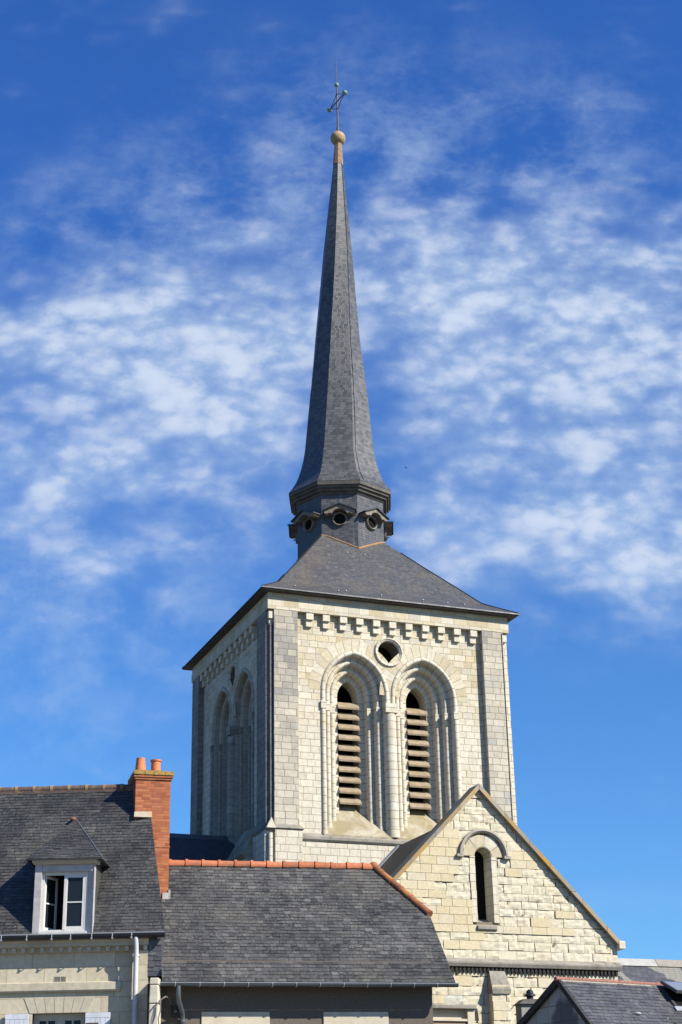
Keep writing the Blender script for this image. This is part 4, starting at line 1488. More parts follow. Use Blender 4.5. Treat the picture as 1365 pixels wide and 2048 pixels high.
b_.build("vent_slot", M_dark, vent)
# window
b_ = MB()
for x0, x1, z0, z1 in ((-2.61, -2.53, 3.5, 5.28), (-1.49, -1.41, 3.5, 5.28), (-2.53, -1.49, 5.2, 5.28), (-2.07, -1.95, 3.5, 5.2)):
    b_.box(x0, x1, 0.14, 0.22, z0, z1)
for x0, x1 in ((-2.53, -2.07), (-1.95, -1.49)):
    for a, c2 in ((x0, x0 + 0.05), (x1 - 0.05, x1), ((x0 + x1) / 2 - 0.02, (x0 + x1) / 2 + 0.02)):
        b_.box(a, c2, 0.15, 0.21, 3.5, 5.15)
    b_.box(x0, x1, 0.155, 0.205, 5.13, 5.2)
wf = b_.build("window", M_beige, LH)
b_ = MB()
b_.poly([(-2.53, 0.185, 3.5), (-1.49, 0.185, 3.5), (-1.49, 0.185, 5.2), (-2.53, 0.185, 5.2)])
b_.build("pane", M_glass, wf)
b_ = MB()
for x0, x1 in ((-2.52, -2.15), (-1.87, -1.5)):
    pts = []
    for i in range(13):
        pts.append((x0 + (x1 - x0) * i / 12, 0.24 + 0.018 * math.sin(i * 2.1)))
    for (xa, ya), (xb, yb) in zip(pts, pts[1:]):
        b_.poly([(xa, ya, 3.5), (xb, yb, 3.5), (xb, yb, 5.18), (xa, ya, 5.18)])
b_.build("curtain", plain("mauve_curtain", (0.22, 0.17, 0.18), 0.9, 0.2, 5), wf)
for x0, x1 in ((-3.21, -2.68), (-1.40, -0.84)):
    b_ = MB()
    nb = 5
    for k in range(nb):
        a = x0 + (x1 - x0) * k / nb
        c2 = x0 + (x1 - x0) * (k + 1) / nb
        b_.box(a + 0.003, c2 - 0.003, -0.075, -0.045, 3.6, 5.16)
    b_.box(x0, x1, -0.08, -0.04, 5.16, 5.27)
    sh = b_.build("shutter", M_shutter, LH)
    b_ = MB()
    zz = 5.02
    b_.box(x0 + 0.02, x0 + 0.3, -0.083, -0.076, zz, zz + 0.03)
    b_.build("hinge_strap", M_rod, sh)
# roof
PIT_L = R(59)
EV = Vector((0, -0.30, 6.975))
UL, VL = Vector((1, 0, 0)), Vector((0, math.cos(PIT_L), math.sin(PIT_L)))
vr = 2.36 / math.cos(PIT_L)
vv = 1.86 / math.cos(PIT_L)
b_ = MB()
slates(b_, EV, UL, VL, [(-9, 0), (0.385, 0), (-0.275, vv), (-0.46, vr), (-9, vr)], 0.165, 0.093, 21, lift=0.013, clus=1.0, cut=(-2.62, -1.32, 1.95))
lroof = b_.build("roof", M_slate_left, LH)
top = EV + VL * vr
b_ = MB()
b_.poly([(-9, top.y, top.z), (-0.46, top.y, top.z), (0.1, top.y + 2.5, 6.9), (-9, top.y + 2.5, 6.9)])
b_.build("rear_slope", M_slate_left, lroof)
b_ = MB()     # gable end wall, set just inside the verge
b_.poly([(0.26, -0.16, 0), (0.26, -0.16, 6.9), (-0.30, EV.y + VL.y * vv + 0.02, EV.z + VL.z * vv - 0.06), (-0.5, top.y, top.z - 0.08), (0.05, top.y + 2.45, 6.9), (0.05, top.y + 2.45, 0)])
b_.build("gable_wall", M_render, LH)
b_ = MB()
x = -9.0
rt = random.Random(17)
kk = 0
while x < -0.6:
    x2 = x + 0.44
    b_.cyl((x, top.y, top.z - 0.045), (x2 - 0.012, top.y, top.z - 0.045 + rt.uniform(-.01, .01)), 0.09, n=12)
    x = x2
b_.build("ridge_tiles", M_ridgeold, lroof, autosmooth=40)
x = -9.0 + 0.44
while x < -0.6:
    b_ = MB()
    b_.cyl((x - 0.035, top.y, top.z - 0.04), (x + 0.03, top.y, top.z - 0.04), 0.103, n=12)
    b_.build("ridge_joint", M_jointtan, lroof)
    x += 0.44
b_ = MB()
b_.box(-9, -0.5, top.y - 0.10, top.y + 0.05, top.z - 0.155, top.z - 0.09)
b_.build("ridge_bedding", M_ridgeold, lroof)
# slate-hung strip and stone pier beside the facade
b_ = MB()
slates(b_, (0.0, -0.17, 6.02), (1, 0, 0), (0, 0.001, 1), [(0.0, 0.0), (0.3, 0.0), (0.3, 0.86), (0.0, 0.86)], 0.17, 0.115, 33, lift=0.012)
b_.box(0.002, 0.295, -0.155, 0.3, 6.03, 6.88, tint=0.1)
b_.build("slate_hung_strip", M_slate_right, LH)
b_ = MB()
rp = random.Random(9)
z = 0.0
while z < 5.9:
    z2 = min(z + rp.uniform(0.25, 0.5), 5.93)
    j = [rp.uniform(-0.012, 0.012) for _ in range(4)]
    b_.hexa([(0.125 + j[0], -0.75 + j[1], z + .006), (0.315 + j[2], -0.75 + j[1], z + .006), (0.315 + j[2], -0.25, z + .006), (0.125 + j[0], -0.25, z + .006),
             (0.125 + j[3], -0.75 + j[1], z2 - .006), (0.315 + j[2], -0.75 + j[1], z2 - .006), (0.315 + j[2], -0.25, z2 - .006), (0.125 + j[3], -0.25, z2 - .006)])
    z = z2
b_.build("stone_pier", M_plainstone, LH, bevel=0.02)
# gutter
b_ = MB()
gx0, gx1, gy, gz = -9.0, 0.39, -0.34, 6.93
prof = [(gy + 0.085 * math.cos(R(a)), gz + 0.11 * math.sin(R(a))) for a in range(180, 361, 20)]
prof = prof + [(y_ * 1.0, z_) for y_, z_ in [(gy + 0.075, gz)]] + [(gy + 0.075 * math.cos(R(a)), gz + 0.1 * math.sin(R(a))) for a in range(340, 179, -20)]
b_.prism([(gx0, y_, z_ + 0.03) for y_, z_ in prof], (gx1 - gx0, 0, -0.0))
lg = b_.build("gutter", M_gutdark, LH, autosmooth=40)
b_ = MB()
b_.tube([(gx0, gy - 0.083, gz + 0.032), (gx1, gy - 0.083, gz + 0.032)], 0.014, 6)
b_.build("gutter_rim", M_clip, lg)
for x in (-3.33, -2.75, -2.18, -1.75, -1.27, -0.80, -0.36):
    b_ = MB()
    b_.tube([(x, gy - 0.09, gz + 0.03), (x, gy - 0.092, gz - 0.03), (x, gy - 0.06, gz - 0.1), (x, gy + 0.02, gz - 0.12)], 0.011, 5)
    b_.box(x - 0.02, x + 0.02, gy - 0.1, gy - 0.085, gz - 0.09, gz - 0.055)
    b_.build("gutter_bracket", M_clip, lg)
b_ = MB()
b_.tube([(-0.27, gy, gz - 0.06), (-0.27, gy, gz - 0.14), (-0.265, -0.30, gz - 0.28), (-0.26, -0.285, 6.3), (-0.245, -0.285, 0.0)], 0.055, 10)
for z in (6.45, 5.42, 3.4):
    b_.cyl((-0.26, -0.285, z), (-0.26, -0.285, z + 0.05), 0.064, n=10)
    b_.box(-0.33, -0.19, -0.30, -0.17, z + 0.01, z + 0.03)
b_.build("downpipe", M_pipe, LH, autosmooth=50)

# dormer
DX0, DX1, DZ0, DZ1, DY = -2.665, -1.275, 6.99, 8.56, -0.30


def yroof(z):
    return EV.y + (z - EV.z) / math.tan(PIT_L)


b_ = MB()
b_.box(DX0, DX0 + 0.165, DY, DY + 0.16, DZ0, DZ1)
b_.box(DX1 - 0.02, DX1, DY, DY + 0.16, DZ0, DZ1)
b_.hexa([(DX1 - 0.02, DY + 0.002, DZ0), (DX1 - 0.02, DY + 0.14, DZ0), (DX1 - 0.2, DY + 0.15, DZ0), (DX1 - 0.165, DY + 0.09, DZ0),
         (DX1 - 0.02, DY + 0.002, DZ1), (DX1 - 0.02, DY + 0.14, DZ1), (DX1 - 0.2, DY + 0.15, DZ1), (DX1 - 0.165, DY + 0.09, DZ1)])
b_.box(DX0 + 0.166, DX1 - 0.02, DY + 0.02, DY + 0.16, 8.40, DZ1)
dorm = b_.build("dormer", M_lilac, LH, bevel=0.006)
b_ = MB()
b_.prism([(DX0 - 0.02, DY + 0.2, DZ1), (DX0 - 0.02, DY - 0.03, DZ1), (DX0 - 0.05, DY - 0.05, 8.585), (DX0 - 0.06, DY - 0.10, 8.60), (DX0 - 0.06, DY - 0.105, 8.655), (DX0 - 0.02, DY + 0.2, 8.655)], (DX1 - DX0 + 0.1, 0, 0))
b_.build("dormer_cornice", M_beige, dorm)
b_ = MB()
for x in (DX0 + 0.004, DX1 - 0.004):
    b_.poly([(x, DY + 0.15, DZ0), (x, DY + 0.15, 8.66), (x, yroof(8.66), 8.66), (x, yroof(DZ0), DZ0)])
b_.build("dormer_cheek", M_slate_left, dorm)
b_ = MB()
apx = Vector((-2.10, 1.44, 9.97))
eL, eR = Vector((DX0 - 0.19, DY - 0.17, 8.665)), Vector((DX1 + 0.19, DY - 0.17, 8.665))
um = (eR - eL).normalized()
bc = eL + um * ((apx - eL).dot(um))
vm = (apx - bc)
slates(b_, eL, um, vm, [(0, 0), ((eR - eL).length, 0), ((apx - eL).dot(um), vm.length)], 0.165, 0.093, 41, lift=0.012)
bR = Vector((eR.x, yroof(8.665), 8.665))
bL = Vector((eL.x, yroof(8.665), 8.665))
b_.poly([eR, bR, apx], tint=0.3)
b_.poly([eL, bL, apx], tint=0.3)
b_.hexa([eL - Vector((0, 0, 0.02)), eR - Vector((0, 0, 0.02)), bR - Vector((0, 0, 0.02)), bL - Vector((0, 0, 0.02)), eL - Vector((0, 0, 0.002)), eR - Vector((0, 0, 0.002)), bR - Vector((0, 0, 0.002)), bL - Vector((0, 0, 0.002))], tint=0.1)
b_.build("dormer_roof", M_slate_left, dorm)
b_ = MB()
b_.tube([eR + Vector((0, 0, 0.01)), (eR + apx) / 2 + Vector((0, 0, 0.02)), apx + Vector((0, 0, 0.015))], 0.011, 5)
b_.build("hip_flashing", M_zinc, dorm)
b_ = MB()
b_.sphere(apx + Vector((-0.05, -0.05, -0.01)), 0.075, 10, sz=0.6)
b_.build("mortar_cap", M_terraold, dorm)
# casements
FY = DY + 0.10
b_ = MB()
for x0, x1, z0, z1 in ((-2.50, -2.45, 7.03, 8.40), (-1.50, -1.44, 7.03, 8.40), (-2.45, -1.50, 8.33, 8.40), (-2.45, -1.50, 7.03, 7.09)):
    b_.box(x0, x1, FY, FY + 0.07, z0, z1)
b_.box(-2.52, -1.42, FY - 0.14, FY + 0.02, 6.985, 7.035)
fr = b_.build("window_frame", M_white, dorm)


def casement(w, h):
    c_ = MB()
    for x0, x1, z0, z1 in ((0, 0.06, 0, h), (w - 0.06, w, 0, h), (0.06, w - 0.06, h - 0.06, h), (0.06, w - 0.06, 0, 0.075), (0.06, w - 0.06, h * 0.5 - 0.015, h * 0.5 + 0.015)):
        c_.box(x0, x1, 0, 0.045, z0, z1)
    c_.poly([(0.05, 0.022, 0.05), (w - 0.05, 0.022, 0.05), (w - 0.05, 0.022, h - 0.05), (0.05, 0.022, h - 0.05)], mat=1)
    return c_


cs = casement(0.47, 1.24).build("closed_casement", [M_white, M_glass], dorm)
cs.location = (-1.97, FY + 0.005, 7.09)
cs2 = casement(0.47, 1.24).build("open_casement", [M_white, M_glass], dorm)
cs2.location = (-2.44, FY + 0.03, 7.09)
cs2.rotation_euler = (0, 0, R(62))
b_ = MB()
b_.box(-1.99, -1.93, FY - 0.01, FY + 0.06, 7.09, 8.33)
b_.build("mullion", M_white, dorm)
b_ = MB()
b_.box(-2.64, -1.3, FY + 0.64, FY + 0.66, 6.95, 8.6)
b_.build("dark_room", M_dark, dorm)

# chimney
chm = MB()
chm.box(-0.88, -0.015, 0.0, 1.0, 7.0, 10.93)
chm.box(-0.895, 0.0, -0.012, 1.012, 9.27, 9.31)
st = chm.build("brick_chimney", M_brick, LH)
st.location = Matrix.Rotation(R(1.0), 3, 'Z') @ (Vector((-4.348, 39.70, 0)) - Vector((-4.57402, 38.0, 0)))
st.rotation_euler = (0, 0, R(16.0))
b_ = MB()
b_.box(-0.905, 0.012, -0.03, 1.03, 10.931, 10.985)
b_.box(-0.93, 0.035, -0.055, 1.055, 10.987, 11.045)
b_.build("brick_corbel", M_brick, st)
b_ = MB()
rc = random.Random(2)
nn_ = 14
x0, x1, y0, y1 = -0.945, 0.05, -0.07, 1.07
for i in range(nn_):
    for j in range(nn_):
        xa, xb = x0 + (x1 - x0) * i / nn_, x0 + (x1 - x0) * (i + 1) / nn_
        ya, yb = y0 + (y1 - y0) * j / nn_, y0 + (y1 - y0) * (j + 1) / nn_
        edge = min(i, j, nn_ - 1 - i, nn_ - 1 - j)
        b_.box(xa, xb + 0.004, ya - (rc.uniform(0, 0.015) if j == 0 else 0), yb + 0.004, 11.047, 11.13 + 0.03 * min(edge, 2) + rc.uniform(-0.012, 0.02))
b_.build("chimney_cap", M_lichencap, st)
for x, y, rb, rt_, h, rim in ((-0.735, 0.3, 0.145, 0.112, 0.36, False), (-0.345, 0.35, 0.125, 0.118, 0.34, True)):
    b_ = MB()
    prof = [(rb, 11.13), (rt_, 11.17 + h - 0.04)]
    if rim:
        prof += [(rt_ + 0.025, 11.17 + h - 0.035), (rt_ + 0.028, 11.17 + h)]
    else:
        prof += [(rt_, 11.17 + h)]
    prof += [(rt_ - 0.03, 11.17 + h), (rt_ - 0.04, 11.15)]
    b_.lathe(prof, (x, y, 0), 20)
    b_.build("chimney_pot", M_pot, st, autosmooth=35)
b_ = MB()
b_.hexa([(-0.91, -0.10, 9.98), (-0.47, -0.10, 9.98), (-0.47, 0.02, 9.98), (-0.91, 0.02, 9.98), (-0.90, -0.02, 10.12), (-0.47, -0.02, 10.14), (-0.47, 0.02, 10.14), (-0.90, 0.02, 10.12)])
b_.build("mortar_fillet", M_mortar, st)
b_ = MB()
b_.box(-0.16, 0.02, -0.03, 0.03, 7.9, 8.18)
b_.box(-0.016, 0.03, -0.03, 1.0, 7.9, 8.25)
b_.build("zinc_soaker", M_zincpale, st)

# ------------------------------------------------------------------ middle house
MH = empty("low_house", (-4.21173, 37.5, 0), 12.0)
tag(MH, "low house of dark brown render under a wide slate roof with orange ridge tiles", "house")
PM = R(45)
UM, VM = Vector((1, 0, 0)), Vector((0, math.cos(PM), math.sin(PM)))
c45 = math.cos(PM)
EM = Vector((0, 0, 5.86))
b_ = MB()
slates(b_, EM, UM, VM, [(0.0, 0), (6.80, 0.0), (6.72, 1.82 / c45), (5.66, 3.2 / c45), (0.0, 3.2 / c45)], 0.175, 0.126, 51, lift=0.015, jit=0.006, clus=0.9)
mroof = b_.build("roof", M_slate_mid, MH)
b_ = MB()
RT = EM + VM * (3.2 / c45)
HP = EM + UM * 6.72 + VM * (1.82 / c45)
b_.poly([(-0.4, RT.y, RT.z), (5.66, RT.y, RT.z), (6.72, 6.4 - 1.82, HP.z), (6.80, 6.4, 5.86), (-0.4, 6.4, 5.86)])
b_.poly([(5.66, RT.y, RT.z), tuple(HP), (6.72, 6.4 - 1.82, HP.z)])
b_.build("rear_slope", M_slate_nave, mroof)
b_ = MB()     # verge thickness
b_.prism([(6.80, 0, 5.855), (6.72, 1.82, HP.z - 0.005), (6.72, 1.86, HP.z - 0.06), (6.80, 0.06, 5.80)], (-0.12, 0, 0))
b_.build("verge_board", M_bargeboard, mroof)


def ridge_tile(p, q, r=0.105, mat=None, collar=True):
    p, q = Vector(p), Vector(q)
    d = (q - p).normalized()
    x = d.cross(Vector((0, 0, 1))).normalized()
    z = x.cross(d)
    t = MB()
    L = (q - p).length
    sects = [(0, r * 1.22), (0.07, r * 1.22), (0.071, r), (L + 0.02, r * 0.97)] if collar else [(0, r * 1.08), (L + 0.05, r * 0.9)]
    rg = []
    for s, rr_ in sects:
        rg.append([t.vert(p + d * s + (x * math.cos(R(a)) + z * math.sin(R(a)) * 1.05) * rr_) for a in range(-25, 206, 21)])
    for a, b in zip(rg, rg[1:]):
        for k in range(len(a) - 1):
            t.face([a[k], a[k + 1], b[k + 1], b[k]])
    t.face(rg[0])
    t.face(rg[-1])
    return t.build("ridge_tile", mat, mroof, autosmooth=40)


k = 0
x = -0.42
rtile = random.Random(6)
while x < 5.55:
    x2 = min(x + 0.412, 5.62)
    jz = rtile.uniform(-0.006, 0.006)
    ridge_tile((x, RT.y + rtile.uniform(-.006, .006), RT.z + 0.0 + jz), (x2, RT.y, RT.z + jz), 0.1, M_terra)
    x = x2
hp0 = Vector((5.66, RT.y, RT.z))
for k in range(6):
    a = HP.lerp(hp0, k / 6.0) + Vector((0, 0, -0.0))
    c2 = HP.lerp(hp0, (k + 1) / 6.0)
    ridge_tile(a, c2, 0.1, M_terraold, collar=False)
b_ = MB()
b_.sphere((5.66, RT.y, RT.z + 0.03), 0.12, 12)
b_.build("ridge_end_tile", M_terraold, mroof, smooth=True)
# walls
b_ = MB()
wall_holes = [[(0.98, 2.6), (2.48, 2.6), (2.48, 4.62), (0.98, 4.62)], [(3.80, 2.6), (5.25, 2.6), (5.25, 4.62), (3.80, 4.62)]]
b_.panel([(0.0, 0), (6.36, 0), (6.36, 5.82), (0.0, 5.82)], wall_holes, lambda x, z: (x, 0.50, z))
b_.poly([(6.36, 0.50, 0), (6.36, 5.8, 0), (6.36, 5.8, 6.4), (6.36, 4.5, 7.55), (6.36, 1.9, 7.55), (6.36, 0.50, 6.4)])
b_.poly([(0, 5.8, 0), (6.36, 5.8, 0), (6.36, 5.8, 6.4), (0, 5.8, 6.4)])
b_.poly([(0, 0.50, 5.82), (6.36, 0.50, 5.82), (6.36, 0.50, 6.4), (0, 0.50, 6.4)])
mw = b_.build("rendered_wall", M_render, MH)
b_ = MB()
b_.poly([(-0.3, 0.08, 5.83), (6.74, 0.08, 5.83), (6.74, 0.65, 5.86), (-0.3, 0.65, 5.86)])
b_.build("soffit", M_woodgrey, mroof)
for x0, x1 in ((0.95, 2.51), (3.76, 5.29)):
    b_ = MB()
    b_.box(x0, x1, 0.465, 0.54, 4.6, 5.26)
    b_.build("window_lintel", M_lintel, mw, bevel=0.008)
    b_ = MB()
    b_.box(x0 + 0.08, x1 - 0.08, 0.60, 0.66, 2.6, 4.6)
    b_.build("window_shutter", M_white, mw)
# gutter
b_ = MB()
gy, gz = -0.05, 5.80
prof = [(gy + 0.075 * math.cos(R(a)), gz + 0.075 * math.sin(R(a))) for a in range(180, 361, 18)] + [(gy + 0.068 * math.cos(R(a)), gz + 0.068 * math.sin(R(a))) for a in range(360, 179, -18)]
b_.prism([(-0.06, y_, z_ + 0.03) for y_, z_ in prof], (6.90, 0, 0.0))
mg = b_.build("gutter", M_gutter, MH, autosmooth=40)
b_ = MB()
b_.tube([(-0.06, gy - 0.078, gz + 0.033), (6.84, gy - 0.078, gz + 0.033)], 0.011, 6)
b_.build("gutter_rim", M_clip, mg)
for k in range(13):
    x = 0.28 + 0.553 * k * 0.995
    if x > 6.82:
        break
    b_ = MB()
    pts = [(x, gy + 0.081 * math.cos(R(a)), gz + 0.03 + 0.081 * math.sin(R(a))) for a in range(170, 371, 20)]
    b_.tube(pts, 0.012, 5)
    b_.build("gutter_bracket", M_clip, mg)
b_ = MB()
b_.tube([(0.36, gy, gz - 0.03), (0.36, gy, gz - 0.22), (0.38, gy + 0.05, gz - 0.36), (0.50, 0.34, gz - 0.58), (0.52, 0.41, gz - 0.68), (0.52, 0.41, 0)], 0.055, 10)
b_.cyl((0.52, 0.41, 5.02), (0.52, 0.41, 5.09), 0.07, n=12)
b_.build("downpipe", M_gutter, MH, autosmooth=50)
# cable with its junction box
cb = MB()
cb.box(0.27, 0.40, 0.40, 0.50, 5.14, 5.42)
cb.cyl((0.335, 0.39, 5.2), (0.335, 0.39, 5.36), 0.05, n=10)
cbo = cb.build("junction_box", M_black, None)
cbo.location = MH.location
cbo.rotation_euler = MH.rotation_euler
tag(cbo, "small black junction box on the brown rendered wall beside the zinc downpipe", "junction box")
cw = MB()
cw.tube([(0.24, 0.45, 5.42), (0.2, 0.3, 5.55), (0.12, 0.05, 5.53), (0.06, -0.2, 5.52), (0.0, -0.31, 5.48), (-0.08, -0.31, 5.42), (-0.20, -0.31, 5.25), (-0.25, -0.31, 5.0), (-0.28, -0.31, 4.4), (-0.28, -0.31, 0.0)], 0.016, 6)
cw.tube([(-0.06, -0.31, 5.44), (-0.06, -0.32, 5.2), (-0.1, -0.32, 5.05), (-0.08, -0.32, 4.8), (-0.14, -0.32, 4.4)], 0.014, 6)
cwo = cw.build("cable", plain("grey_cable", (0.2, 0.18, 0.16), 0.6), None)
cwo.location = MH.location
cwo.rotation_euler = MH.rotation_euler
tag(cwo, "looped grey cable running across the pale stone pier to the junction box", "cable")

# ------------------------------------------------------------------ right house
RH = empty("slate_cottage", (4.53884, 36.5, 0), 33.0)
tag(RH, "slate-roofed cottage with stained grey gable, black bargeboards and raised skylight", "house")
AZ = 5.66
KR, KL = 1.054, 0.585      # slopes of the near and far side of the roof
UR = Vector((1, 0, 0))
VR = Vector((0, 1, KR)).normalized()
runR, runL = 2.6, 2.6
b_ = MB()
Lr = runR * math.sqrt(1 + KR * KR)
slates(b_, (0, -runR, AZ - KR * runR), UR, VR, [(-0.06, 0), (9, 0), (9, Lr), (-0.06, Lr)], 0.17, 0.1, 61, lift=0.014)
rroof = b_.build("roof", M_slate_right, RH)
b_ = MB()
b_.poly([(-0.06, 0, AZ), (9, 0, AZ), (9, runL, AZ - KL * runL), (-0.06, runL, AZ - KL * runL)])
b_.build("rear_slope", M_slate_nave, rroof)
b_ = MB()
b_.poly([(0.05, -runR + 0.2, 0), (0.05, runL - 0.2, 0), (0.05, runL - 0.2, AZ - KL * (runL - 0.2) - 0.03), (0.05, 0, AZ - 0.05), (0.05, -runR + 0.2, AZ - KR * (runR - 0.2) - 0.03)])
b_.poly([(0.05, -runR + 0.2, 0), (9, -runR + 0.2, 0), (9, -runR + 0.2, 3.0), (0.05, -runR + 0.2, 3.0)])
b_.poly([(9, -runR + 0.2, 0), (9, runL - 0.2, 0), (9, runL - 0.2, 4.0), (9, 0, AZ - 0.05), (9, -runR + 0.2, 3.0)])
b_.build("gable_wall", M_grender, RH)
for s, k_, rn in ((-1, KR, runR), (1, KL, runL)):
    b_ = MB()
    b_.prism([(-0.07, 0, AZ + 0.02), (-0.07, s * rn, AZ + 0.02 - k_ * rn), (-0.07, s * rn, AZ - 0.11 - k_ * rn), (-0.07, 0, AZ - 0.13)], (0.1, 0, 0))
    b_.build("bargeboard", M_bargeboard, rroof)
x = -0.1
while x < 6:
    b_ = MB()
    b_.cyl((x, 0, AZ - 0.02), (x + 0.36, 0, AZ - 0.02), 0.05, 0.046, n=10)
    b_.build("ridge_tile", M_cottageridge, rroof, autosmooth=40)
    x += 0.365
b_ = MB()
b_.box(0, 6, -0.075, 0.05, AZ - 0.085, AZ - 0.045)
b_.build("ridge_bedding", M_mortar, rroof)
# skylight: frame in the roof, sash tilted open
NRm = UR.cross(VR).normalized()
if NRm.z < 0:
    NRm = -NRm
A0 = Vector((0, 0, AZ))


def rs(u, s, n):      # u along ridge, s down the slope from the ridge, n out of the slope
    return A0 + UR * u - VR * s + NRm * n


b_ = MB()
for u0, u1, s0, s1 in ((2.82, 2.90, 0.12, 0.82), (3.55, 3.63, 0.12, 0.82), (2.90, 3.55, 0.76, 0.82), (2.90, 3.55, 0.12, 0.18)):
    b_.hexa([rs(u0, s0, -0.02), rs(u1, s0, -0.02), rs(u1, s1, -0.02), rs(u0, s1, -0.02), rs(u0, s0, 0.05), rs(u1, s0, 0.05), rs(u1, s1, 0.05), rs(u0, s1, 0.05)])
skf = b_.build("skylight", M_skyframe, RH)
b_ = MB()
b_.poly([rs(2.9, 0.18, 0.02), rs(3.55, 0.18, 0.02), rs(3.55, 0.76, 0.02), rs(2.9, 0.76, 0.02)])
b_.build("skylight_opening", M_dark, skf)
b_ = MB()
b_.hexa([rs(2.78, 0.80, 0.03), rs(3.67, 0.80, 0.03), rs(3.67, 0.92, 0.02), rs(2.78, 0.92, 0.02), rs(2.78, 0.80, 0.055), rs(3.67, 0.80, 0.055), rs(3.67, 0.92, 0.045), rs(2.78, 0.92, 0.045)])
b_.build("lead_apron", M_clip, skf)
b_ = MB()
pa, pb = rs(2.84, 0.10, 0.10), rs(3.62, 0.10, 0.10)
pc, pd = rs(3.62, 0.62, 0.27), rs(2.84, 0.62, 0.27)
nrm = (pb - pa).cross(pd - pa).normalized()
if nrm.z < 0:
    nrm = -nrm
b_.hexa([pa, pb, pc, pd, pa + nrm * 0.06, pb + nrm * 0.06, pc + nrm * 0.06, pd + nrm * 0.06])
sash = b_.build("sash", M_skyframe, skf)
b_ = MB()
ins = lambda p, q: p + (q - p) * 0.1
cen = (pa + pb + pc + pd) / 4
b_.poly([p + (cen - p) * 0.12 + nrm * 0.063 for p in (pa, pb, pc, pd)])
b_.build("pane", plain("sky_glass", (0.22, 0.25, 0.28), 0.25, 0.03, 2, spec=0.8), sash)
b_ = MB()
b_.sphere(rs(1.53, 1.05, 0.01), 0.09, 10, sz=0.4)
b_.build("roof_vent", M_zincpale, rroof, smooth=True)

# small chimney behind the cottage gable
SC = empty("rendered_chimney", (4.22, 40.0, 0), 12.0)
tag(SC, "short grey rendered chimney with black iron cowl between church wall and cottage gable", "chimney")
b_ = MB()
b_.box(-0.25, 0.25, -0.2, 0.25, 0, 5.44)
s1 = b_.build("chimney_stack", M_grender if False else plain("grey_cement", (0.30, 0.28, 0.25), 0.95, 0.25, 9), SC)
b_ = MB()
b_.hexa([(-0.31, -0.27, 5.44), (0.31, -0.27, 5.44), (0.31, 0.31, 5.44), (-0.31, 0.31, 5.44), (-0.16, -0.14, 5.56), (0.2, -0.14, 5.56), (0.2, 0.2, 5.56), (-0.16, 0.2, 5.56)])
b_.build("chimney_cap", M_cornicew, s1)
b_ = MB()
b_.lathe([(0.085, 5.54), (0.08, 5.63), (0.135, 5.635), (0.13, 5.67), (0.085, 5.70), (0.08, 5.75), (0.04, 5.79)], (0.04, 0, 0), 14)
b_.build("cowl", M_iron, s1, autosmooth=35)

# lean-to against the church
LT = empty("lean_to", TN, TYAW)
tag(LT, "small tan rendered lean-to with thick stone coping against the church wall", "outbuilding")
yF = -6.6
b_ = MB()
b_.box(1.0, 3.36, yF, -5.65, 0, 5.40)
ltw = b_.build("lean_to_wall", M_cement, LT)
b_ = MB()
b_.box(0.9, 3.30, yF - 0.05, -5.62, 5.402, 5.46)
b_.build("cream_strip", M_lintel, ltw)
b_ = MB()
b_.box(0.9, 3.38, yF + 0.08, -5.62, 5.462, 5.70)
b_.box(3.20, 3.40, yF - 0.06, -5.62, 5.0, 5.70)
b_.build("lintel_block", M_lintel, ltw)
b_ = MB()
b_.box(0.9, 3.43, yF - 0.14, -5.62, 5.702, 5.80)
b_.build("coping", M_greystone, ltw, bevel=0.015)
b_ = MB()
b_.prism([(3.44, -6.5, 5.74), (3.44, -6.5, 5.66), (3.85, -5.7, 5.50), (3.85, -5.7, 5.58)], (0.12, 0, 0))
b_.build("side_flashing", M_gutdark, ltw)

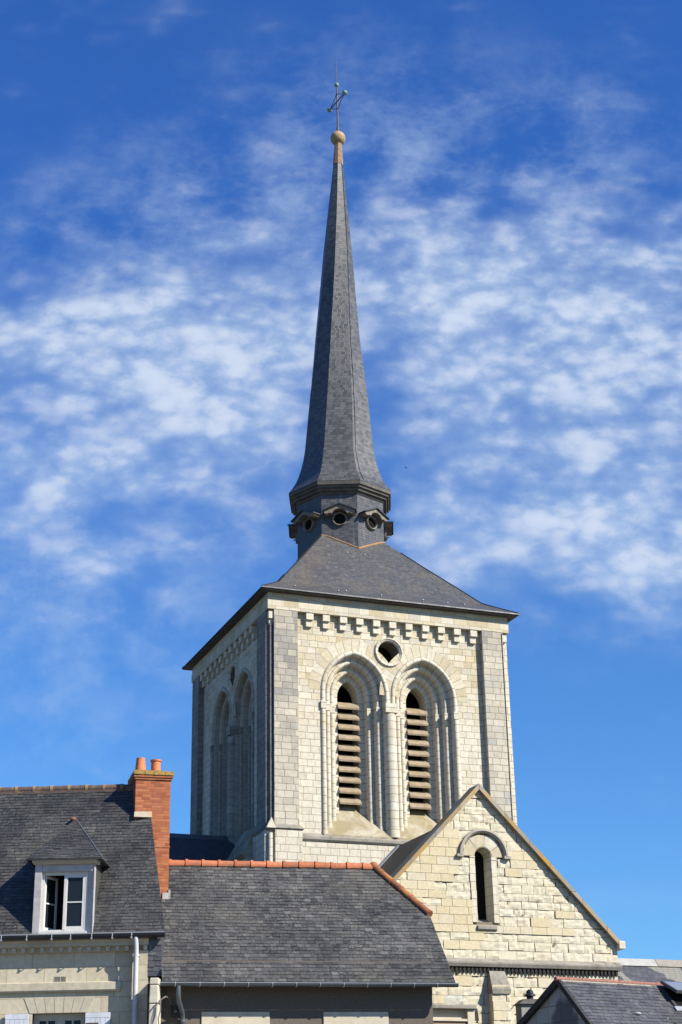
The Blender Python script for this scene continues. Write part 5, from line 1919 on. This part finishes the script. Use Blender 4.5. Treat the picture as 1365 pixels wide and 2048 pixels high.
# ------------------------------------------------------------------ tree at the lower right
def make_tree(loc):
    root = empty("garden_tree", loc)
    tag(root, "leafy twigs of a small tree poking up in front of the cottage roof", "tree")
    rnd = random.Random(12)
    tr = MB()
    lf = MB()
    tr.tube([(0, 0, 0), (0.05, 0.02, 1.2), (0.0, 0.06, 2.4), (0.06, 0.0, 3.1)], [0.09, 0.07, 0.05, 0.03], 8)
    tips = [(-0.34, -0.05, 4.22), (-0.12, 0.1, 4.36), (-0.28, 0.2, 4.1), (0.2, 0.0, 4.5), (0.4, 0.2, 4.3), (0.6, -0.2, 4.1), (0.1, -0.4, 4.0), (0.3, -0.3, 4.4), (0.5, 0.3, 4.45)]
    for t in tips:
        t = Vector(t)
        s = Vector((0, 0.05, rnd.uniform(2.2, 3.0)))
        m1 = s.lerp(t, 0.5) + Vector((rnd.uniform(-.1, .1), rnd.uniform(-.1, .1), -0.1))
        tr.tube([s, m1, t], [0.022, 0.014, 0.005], 6)
        for k in range(46):
            u_ = rnd.uniform(0.45, 1.02)
            p = (s.lerp(m1, u_ * 2) if u_ < 0.5 else m1.lerp(t, u_ * 2 - 1)) + Vector((rnd.gauss(0, .05), rnd.gauss(0, .05), rnd.gauss(0, .04)))
            d = Vector((rnd.gauss(0, 1), rnd.gauss(0, 1), rnd.gauss(0, .6))).normalized()
            q = d.cross(Vector((rnd.gauss(0, 1), rnd.gauss(0, 1), rnd.gauss(0, 1)))).normalized()
            L, w = rnd.uniform(.04, .07), rnd.uniform(.012, .02)
            lf.poly([p, p + d * L * .5 + q * w, p + d * L, p + d * L * .5 - q * w], tint=rnd.random())
    tr.build("trunk", M_woodgrey, root)
    m, nt, bs = new_mat("tree_leaf")
    t = nd(nt, 'ShaderNodeAttribute', attribute_name="tint").outputs['Fac']
    nt.links.new(ramp(nt, t, [(0, (0.05, 0.06, 0.02)), (0.6, (0.10, 0.09, 0.03)), (1, (0.16, 0.09, 0.03))]), bs.inputs['Base Color'])
    bs.inputs['Roughness'].default_value = 0.6
    lf.build("crown", m, root)


make_tree((6.02, 30.0, 0))

# ------------------------------------------------------------------ a far bird
b = MB()
for s in (-1, 1):
    b.hexa([(0, 0, 0), (s * 0.14, 0.04, 0.05), (s * 0.15, -0.05, 0.05), (0, -0.08, 0), (0, 0, 0.015), (s * 0.14, 0.04, 0.06), (s * 0.15, -0.05, 0.06), (0, -0.08, 0.015)])
    b.hexa([(s * 0.14, 0.04, 0.05), (s * 0.3, -0.04, 0.02), (s * 0.29, -0.06, 0.02), (s * 0.15, -0.05, 0.05), (s * 0.14, 0.04, 0.058), (s * 0.3, -0.04, 0.025), (s * 0.29, -0.06, 0.025), (s * 0.15, -0.05, 0.058)])
b.tube([(0, 0.12, 0), (0, 0.05, 0.005), (0, -0.05, 0.005), (0, -0.2, 0)], [0.01, 0.035, 0.04, 0.008], 8)
bo = b.build("bird", M_black, None)
bo.location = (2.66, 60, 28.3)
bo.rotation_euler = (R(20), 0, R(60))
bo.scale = (0.38, 0.38, 0.38)
tag(bo, "tiny dark bird flying in the sky right of the spire", "bird")

# all surface colours were picked from sunlit samples: bring them down to real albedos in one place
ALB = 0.77
for m in bpy.data.materials:
    if not m.use_nodes:
        continue
    nt = m.node_tree
    for bs in [n for n in nt.nodes if n.type == 'BSDF_PRINCIPLED']:
        s = bs.inputs['Base Color']
        if s.is_linked:
            src = s.links[0].from_socket
            nt.links.new(mixc(nt, 1.0, src, (ALB, ALB, ALB, 1), 'MULTIPLY'), s)
